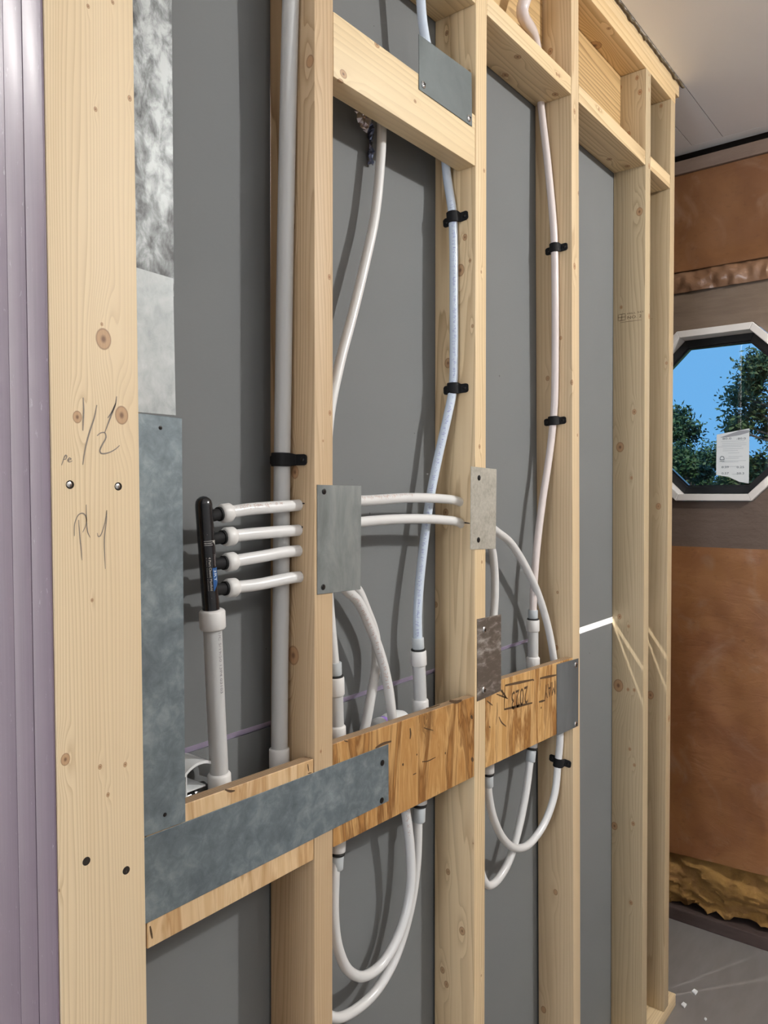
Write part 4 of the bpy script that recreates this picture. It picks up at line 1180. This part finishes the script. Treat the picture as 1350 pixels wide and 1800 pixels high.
M_HEADER = boardwood('plastic_covered_header_wood', (0.13, 0.09, 0.06), (0.25, 0.185, 0.135), 0.5, 0.45, 1.0)
M_SILL = boardwood('weathered_sill_wood', (0.10, 0.068, 0.05), (0.155, 0.11, 0.085), 0.6, 0.3, 5.0)
M_BEAM = boardwood('old_beam_wood', (0.15, 0.10, 0.075), (0.22, 0.155, 0.12), 0.7, 0.1, 8.0)
o8 = octa(AP + 0.002)
Y0, Y1 = -1.6, 1.6
z_hdr, z_sill = (2.8400, 0.1688, 2.3044)[2], (2.8400, 0.1666, 1.3791)[2]
up_pts = [q for q in sorted(o8, key=lambda q: q[0]) if q[1] > WC[1]]
lo_pts = [q for q in sorted(o8, key=lambda q: q[0]) if q[1] < WC[1]]
poly_u = [(Y1, WC[1]), (Y1, z_hdr), (Y0, z_hdr), (Y0, WC[1]), (WC[0] - AP - 0.002, WC[1])] + up_pts + [(WC[0] + AP + 0.002, WC[1])]
poly_l = [(Y1, WC[1]), (Y1, z_sill), (Y0, z_sill), (Y0, WC[1]), (WC[0] - AP - 0.002, WC[1])] + lo_pts + [(WC[0] + AP + 0.002, WC[1])]
mk('header', prism([(XF, y, z) for y, z in poly_u], (0.09, 0, 0)), M_HEADER, wr_)
mk('sill_board', prism([(XF, y, z) for y, z in poly_l], (0.09, 0, 0)), M_SILL, wr_)
mk('top_beam', box(XF - 0.02, XF + 0.09, Y0, Y1, (2.8400, 0.1716, 2.7134)[2], (2.8400, 0.1719, 2.7603)[2]), M_BEAM, wr_, bevel=0.004)
mk('sheathing', box(XF + 0.095, XF + 0.12, -3.3, 2.4, -0.3, z_sill + 0.02), M_SILL, wr_)
mk('sheathing', box(XF + 0.095, XF + 0.12, -3.3, 2.4, z_hdr - 0.02, 2.83), M_SILL, wr_)
mk('sheathing', box(XF, XF + 0.12, -3.3, Y0, 0, 2.83), M_SILL, wr_)
mk('sheathing', box(XF, XF + 0.12, Y1, 2.4, 0, 2.83), M_SILL, wr_)
mk('bottom_sill', box(XF - 0.004, XF + 0.09, Y0, Y1, 0.0, 0.045), boardwood('dark_sole_plate', (0.05, 0.032, 0.028), (0.09, 0.06, 0.052), 0.7, 0.0, 2.0), wr_, bevel=0.003)


def sheet(name, y0, y1, z0, z1, x, amp, ny, nz, fn=None):
    V, Fc = [], []
    for j in range(nz + 1):
        for i in range(ny + 1):
            y = y0 + (y1 - y0) * i / ny
            t = j / nz
            zb = z0(y) if callable(z0) else z0
            z = zb + (z1 - zb) * t
            p = Vector((y * 6, z * 6, 3.1))
            h = amp * (mnoise.noise(p) + 0.5 * mnoise.noise(p * 2.3))
            if fn:
                h += fn(y, z, t)
            V.append((x + h, y, z))
    for j in range(nz):
        for i in range(ny):
            a = j * (ny + 1) + i
            Fc.append((a, a + 1, a + ny + 2, a + ny + 1))
    return V, Fc


def filmmat(name, c0, c1, c2, bump, rough=0.3):
    n = NT(name)
    co = n.coord()
    a = n.noise(co, 3.5, 4, 0.6, 0.3)
    fb_ = n.noise(n.v('MULTIPLY', co, (1, 0.6, 1)), 60.0, 4, 0.65)
    wv = n.noise(n.v('MULTIPLY', co, (1, 0.35, 1)), 16.0, 5, 0.6, 1.2)
    crease = n.m('SUBTRACT', 1.0, n.smooth(n.m('ABSOLUTE', n.m('SUBTRACT', wv, 0.5)), 0.0, 0.03))
    c = n.mix(n.smooth(a, 0.3, 0.7), c0, c1)
    c = n.mix(n.m('MULTIPLY', n.smooth(fb_, 0.55, 0.8), 0.5), c, c2)
    fog = n.noise(co, 5.0, 5, 0.6, 1.5)
    c = n.mix(n.m('MULTIPLY', n.smooth(fog, 0.5, 0.72), 0.35), c, (0.34, 0.22, 0.15))
    n.bump(n.m('ADD', n.m('MULTIPLY', wv, 0.6), n.m('MULTIPLY', crease, 0.03)), bump * 0.8, 0.008)
    return n.out(c, rough + 0.25, 0.0, Coat_Weight=0.55, Coat_Roughness=0.22)


M_FILM_UP = filmmat('clear_film_over_brown_insulation', (0.17, 0.068, 0.023), (0.235, 0.105, 0.037), (0.10, 0.036, 0.012), 0.5)
M_FILM_LO = filmmat('clear_film_over_tan_insulation', (0.21, 0.078, 0.024), (0.31, 0.135, 0.043), (0.13, 0.05, 0.016), 0.45)
M_FILM_GL = filmmat('bunched_glossy_film', (0.20, 0.10, 0.05), (0.30, 0.17, 0.10), (0.14, 0.07, 0.03), 1.0, 0.1)
o = mk('plastic_sheet', sheet('a', Y0, Y1, z_hdr + 0.06, (2.8400, 0.1716, 2.7134)[2] + 0.001, XF - 0.004, 0.004, 200, 40, lambda y, z, t: -0.02 * math.exp(-(t / 0.12) ** 2)), M_FILM_UP, None, origin=(XF, 0, z_hdr), smooth=True)
tag(o, 'clear plastic over brown insulation above the octagonal window', 'plastic sheet', 'plastic vapour barrier sheets')
o = mk('plastic_sheet', sheet('b', Y0, Y1, z_hdr - 0.012, z_hdr + 0.075, XF - 0.010, 0.012, 320, 16, lambda y, z, t: 0.007 * mnoise.noise(Vector((y * 45, z * 30, 0))) - 0.012 * math.sin(math.pi * t)), M_FILM_GL, None, origin=(XF, 0, z_hdr), smooth=True)
tag(o, 'bunched shiny plastic fold just above the window header', 'plastic sheet', 'plastic vapour barrier sheets')
zpl = (2.8400, 0.1695, 0.2683)[2]
o = mk('plastic_sheet', sheet('c', Y0, Y1, lambda y: zpl - 0.02 + 0.10 * (0.19 - y) * 0.4, z_sill + 0.001, XF - 0.004, 0.006, 180, 90), M_FILM_LO, None, origin=(XF, 0, 0.3), smooth=True)
tag(o, 'large clear plastic sheet over tan insulation under the window', 'plastic sheet', 'plastic vapour barrier sheets')
# loose insulation below the sheet
V, Fc = [], []
NY, NZ = 220, 44
for j in range(NZ + 1):
    for i in range(NY + 1):
        y = Y0 + (Y1 - Y0) * i / NY
        t = j / NZ
        zb = 0.075 - 0.045 * mnoise.noise(Vector((y * 9, 2.2, 0))) - 0.05 * max(0, mnoise.noise(Vector((y * 22, 7.7, 0))))
        z = max(0.012, zb) + (0.34 - zb) * t
        p = Vector((y * 9, z * 16, 1.7))
        h = 0.034 * mnoise.noise(p) + 0.03 * abs(mnoise.noise(p * 1.7)) + 0.010 * mnoise.noise(p * 5)
        V.append((min(XF + 0.08, XF + 0.022 - 0.022 * math.sin(math.pi * min(1, t * 1.3)) + h), y, z))
for j in range(NZ):
    for i in range(NY):
        a = j * (NY + 1) + i
        Fc.append((a, a + 1, a + NY + 2, a + NY + 1))
n = NT('yellow_brown_fibre')
co = n.coord()
a = n.noise(co, 9.0, 5, 0.65, 0.5)
b = n.noise(co, 90.0, 4, 0.7)
n.bump(b, 0.6, 0.004)
M_INS = n.out(n.mix(b, n.ramp(a, [(0.3, (0.16, 0.075, 0.018)), (0.52, (0.34, 0.19, 0.045)), (0.7, (0.40, 0.215, 0.085))]), (0.28, 0.15, 0.045)), 0.95)
o = mk('insulation_batt', (V, Fc), M_INS, None, origin=(XF, 0, 0.1), smooth=True)
tag(o, 'torn yellow brown fibre insulation along the base of the far wall', 'insulation', kind='stuff')

# ------------------------------------------------------------------ octagonal window
win = bpy.data.objects.new('window_1', None)
win.location = (XF, WC[0], WC[1] - AP)
COL.objects.link(win)
win['kind'] = 'structure'
M_WFRAME = plain('white_primed_window_frame', (0.78, 0.74, 0.70), 0.5, var=0.06, scale=25)
M_SASH = plain('black_window_sash', (0.012, 0.013, 0.015), 0.3)


def oct_piece(k, ao, ai, x0, x1):
    A, Bq = octa(ao), octa(ai)
    j = (k + 1) % 8
    return prism([(x0, *A[k]), (x0, *A[j]), (x0, *Bq[j]), (x0, *Bq[k])], (x1 - x0, 0, 0))


for k in range(8):
    mk('frame_piece', oct_piece(k, AP, AP - 0.024, XF - 0.022, XF + 0.085), M_WFRAME, win, bevel=0.0015, seg=1)
for k in range(8):
    s = mk('sash_piece', oct_piece(k, AP - 0.0245, AP - 0.050, XF + 0.045, XF + 0.080), M_SASH, win, bevel=0.001, seg=1)
    mk('glazing_bead', oct_piece(k, AP - 0.0505, AP - 0.056, XF + 0.052, XF + 0.075), M_SASH, s)
n = NT('window_glass')
t = n.t
tr_ = t.nodes.new('ShaderNodeBsdfTransparent')
tr_.inputs[0].default_value = (0.93, 0.97, 0.96, 1)
gl_ = t.nodes.new('ShaderNodeBsdfGlossy')
gl_.inputs['Roughness'].default_value = 0.02
fr_ = t.nodes.new('ShaderNodeFresnel')
fr_.inputs[0].default_value = 1.5
mx_ = t.nodes.new('ShaderNodeMixShader')
n.link(fr_.outputs[0], mx_.inputs[0])
n.link(tr_.outputs[0], mx_.inputs[1])
n.link(gl_.outputs[0], mx_.inputs[2])
n.link(mx_.outputs[0], t.nodes['Material Output'].inputs['Surface'])
XG = XF + 0.062
mk('pane', prism([(XG, y, z) for y, z in octa(AP - 0.0562)], (0.004, 0, 0)), n.mat, win)

# energy sticker on the glass
XS = XG - 0.0012
SQ = [(2.9020, 0.0384, 1.7829), (2.9020, -0.0704, 1.7994), (2.9020, -0.0702, 1.6058), (2.9020, -0.0394, 1.6121), (2.9020, -0.0014, 1.6308), (2.9020, 0.0392, 1.6376)]
st = thing('window_sticker', (XS, SQ[5][1], SQ[4][2]), 'white paper energy sticker with torn edges on the window glass', 'sticker')
mk('paper', prism([(XS, q[1], q[2]) for q in SQ], (0.0006, 0, 0)), plain('sticker_paper', (0.80, 0.83, 0.84), 0.6), st)


def stk(text, q, size, width):
    return text_on_plane(text, size, (XS, q[1], q[2]), (0, -1, 0), (0, 0, 1), lift=0.0004, width=width)


mm = abs(SQ[0][1] - SQ[1][1]) / 57.5
dd = [stk('80.0', (2.9020, 0.0189, 1.7636), 0.010, mm * 16), stk('-80.0', (2.9020, -0.0269, 1.7615), 0.010, mm * 17), stk('0.39', (2.9020, 0.0210, 1.6618), 0.0105, mm * 13), stk('0.25', (2.9020, -0.0296, 1.6607), 0.0105, mm * 13), stk('0.57', (2.9020, 0.0208, 1.6394), 0.0105, mm * 13), stk('50.3', (2.9020, -0.0298, 1.6385), 0.0105, mm * 13)]
qid = (2.9020, 0.0115, 1.6840)
dd.append(text_on_plane('ID', 0.0225, (XS, qid[1], qid[2]), (0, 0, 1), (0, 1, 0), lift=-0.0004))
st_t = mk('sticker_text', join(*[([(XS - 0.0004, v[1], v[2]) for v in d_[0]], d_[1]) for d_ in dd]), plain('sticker_ink', (0.10, 0.13, 0.15), 0.7), st)
st_t['kind'] = 'stuff'
ll = []
rnd = random.Random(5)
for yy in (778, 782, 785.5, 788, 792, 795.5, 800, 807, 810, 815, 817, 825.5, 840):
    a = (2.9020, 0.0427, 3.3245)
    x0p = rnd.uniform(2, 12)
    x1p = rnd.uniform(36, 54)
    zz = SQ[0][2] - (yy - 764) * mm
    if 798 < yy < 812:
        x0p += 14
    if yy > 838:
        x0p += 20
    ll.append(([(XS - 0.0004, SQ[0][1] - x0p * mm, zz), (XS - 0.0004, SQ[0][1] - x1p * mm, zz), (XS - 0.0004, SQ[0][1] - x1p * mm, zz + 0.0011), (XS - 0.0004, SQ[0][1] - x0p * mm, zz + 0.0011)], [(0, 1, 2, 3)]))
mk('small_print_lines', join(*ll), plain('sticker_grey_ink', (0.48, 0.53, 0.55), 0.7), st)['kind'] = 'stuff'
fold = [(2.9020, 0.0267, 1.7721), (2.9020, 0.0075, 1.7783), (2.9020, -0.0379, 1.7932), (2.9020, -0.0699, 1.7935), (2.9020, -0.0700, 1.7855), (2.9020, -0.0380, 1.7771), (2.9020, 0.0036, 1.7721)]
mk('folded_strip', prism([(XS - 0.0006, q[1], q[2]) for q in fold], (0.0003, 0, 0)), plain('sticker_back', (0.36, 0.37, 0.40), 0.6), st)

# ------------------------------------------------------------------ outside: ground and trees
struct('ground', box(XF + 0.13, 60, -30, 30, -0.6, -0.5), plain('rough_grass', (0.06, 0.10, 0.03), 0.9, var=0.4, scale=3))
M_LEAF = plain('leaf_green', (0.035, 0.075, 0.022), 0.6, var=0.5, scale=4)
M_LEAF2 = plain('leaf_olive', (0.055, 0.085, 0.025), 0.6, var=0.5, scale=4)
M_BARK = plain('bark', (0.09, 0.065, 0.05), 0.9, var=0.3)


def tree(x, y, h, rx, label, seed, n_clump, leaves, mat, name='tree', low=0.1):
    rnd = random.Random(seed)
    root = thing(name, (x, y, -0.5), label, 'tree', 'trees outside the window')
    pts = [(x, y, -0.5), (x + rnd.uniform(-0.1, 0.1), y + 0.05, h * 0.4), (x + 0.1, y - 0.05, h * 0.85)]
    mk('trunk', tube_path(catmull(pts, 6), [0.14 - 0.009 * i for i in range(13)], 10), M_BARK, root, smooth=True)
    bs = []
    V, Fc = [], []
    for c in range(n_clump):
        a = rnd.uniform(0, 6.283)
        t = rnd.random()
        rr = rx * (0.25 + 0.75 * math.sqrt(rnd.random())) * math.sin(math.pi * (0.18 + 0.72 * t)) ** 0.7
        cx, cy, cz = x + math.cos(a) * rr * 0.8, y + math.sin(a) * rr, low + (h - low) * t
        bs.append(tube([(x, y, max(0.0, cz - 0.4 * rr)), (cx, cy, cz)], 0.012, 5, 3))
        cr = rnd.uniform(0.22, 0.42) * rx * 0.7
        for k in range(leaves):
            d = Vector((rnd.gauss(0, 1), rnd.gauss(0, 1), rnd.gauss(0, 1))) * cr * 0.45
            p = Vector((cx, cy, cz)) + d
            s = rnd.uniform(0.018, 0.042)
            u = Vector((rnd.gauss(0, 1), rnd.gauss(0, 1), rnd.gauss(0, 1))).normalized()
            w = u.orthogonal().normalized()
            i0 = len(V)
            V += [p + u * s, p + w * s * 0.5, p - u * s, p - w * s * 0.5]
            Fc.append((i0, i0 + 1, i0 + 2, i0 + 3))
    mk('branches', join(*bs), M_BARK, root)
    f_ = mk('foliage', (V, Fc), mat, root)
    f_['kind'] = 'stuff'
    return root


tree(9.3, 1.15, 3.0, 0.72, 'taller tree with airy crown seen at right in the window', 21, 46, 620, M_LEAF2)
tree(9.6, 2.45, 2.55, 0.62, 'lower dark leafy tree seen at left in the window', 22, 44, 620, M_LEAF)
tree(12.0, 2.9, 2.2, 1.0, 'dense dark tree filling the lower window behind the others', 23, 60, 560, M_LEAF, low=-0.4)
tree(12.3, 1.5, 2.25, 0.9, 'dense olive tree at lower right behind the sticker', 24, 60, 560, M_LEAF2, low=-0.4)

# ------------------------------------------------------------------ scraps on the floor
rnd = random.Random(9)
for k, (q, lab) in enumerate((((2.4584, -0.0269, 0.0000), 'largest white chip on the grey floor'), ((2.3744, -0.0193, 0.0000), 'white chip on floor nearest the last stud'), ((2.3494, -0.0898, -0.0000), 'tiny pale chip at the bottom of the picture'))):
    s = (0.013, 0.012, 0.006)[k]
    pl = [(q[0] - s, q[1] - s * 0.5, 0.0005), (q[0] + s * 0.6, q[1] - s * 0.6, 0.0005), (q[0] + s, q[1] + s * 0.4, 0.0005), (q[0] - s * 0.3, q[1] + s * 0.6, 0.0005)]
    o = mk('drywall_chip', prism(pl, (0, 0, 0.005)), M_GUARD, None, origin=q, bevel=0.001, seg=1)
    tag(o, lab, 'debris', 'white chips on the floor')
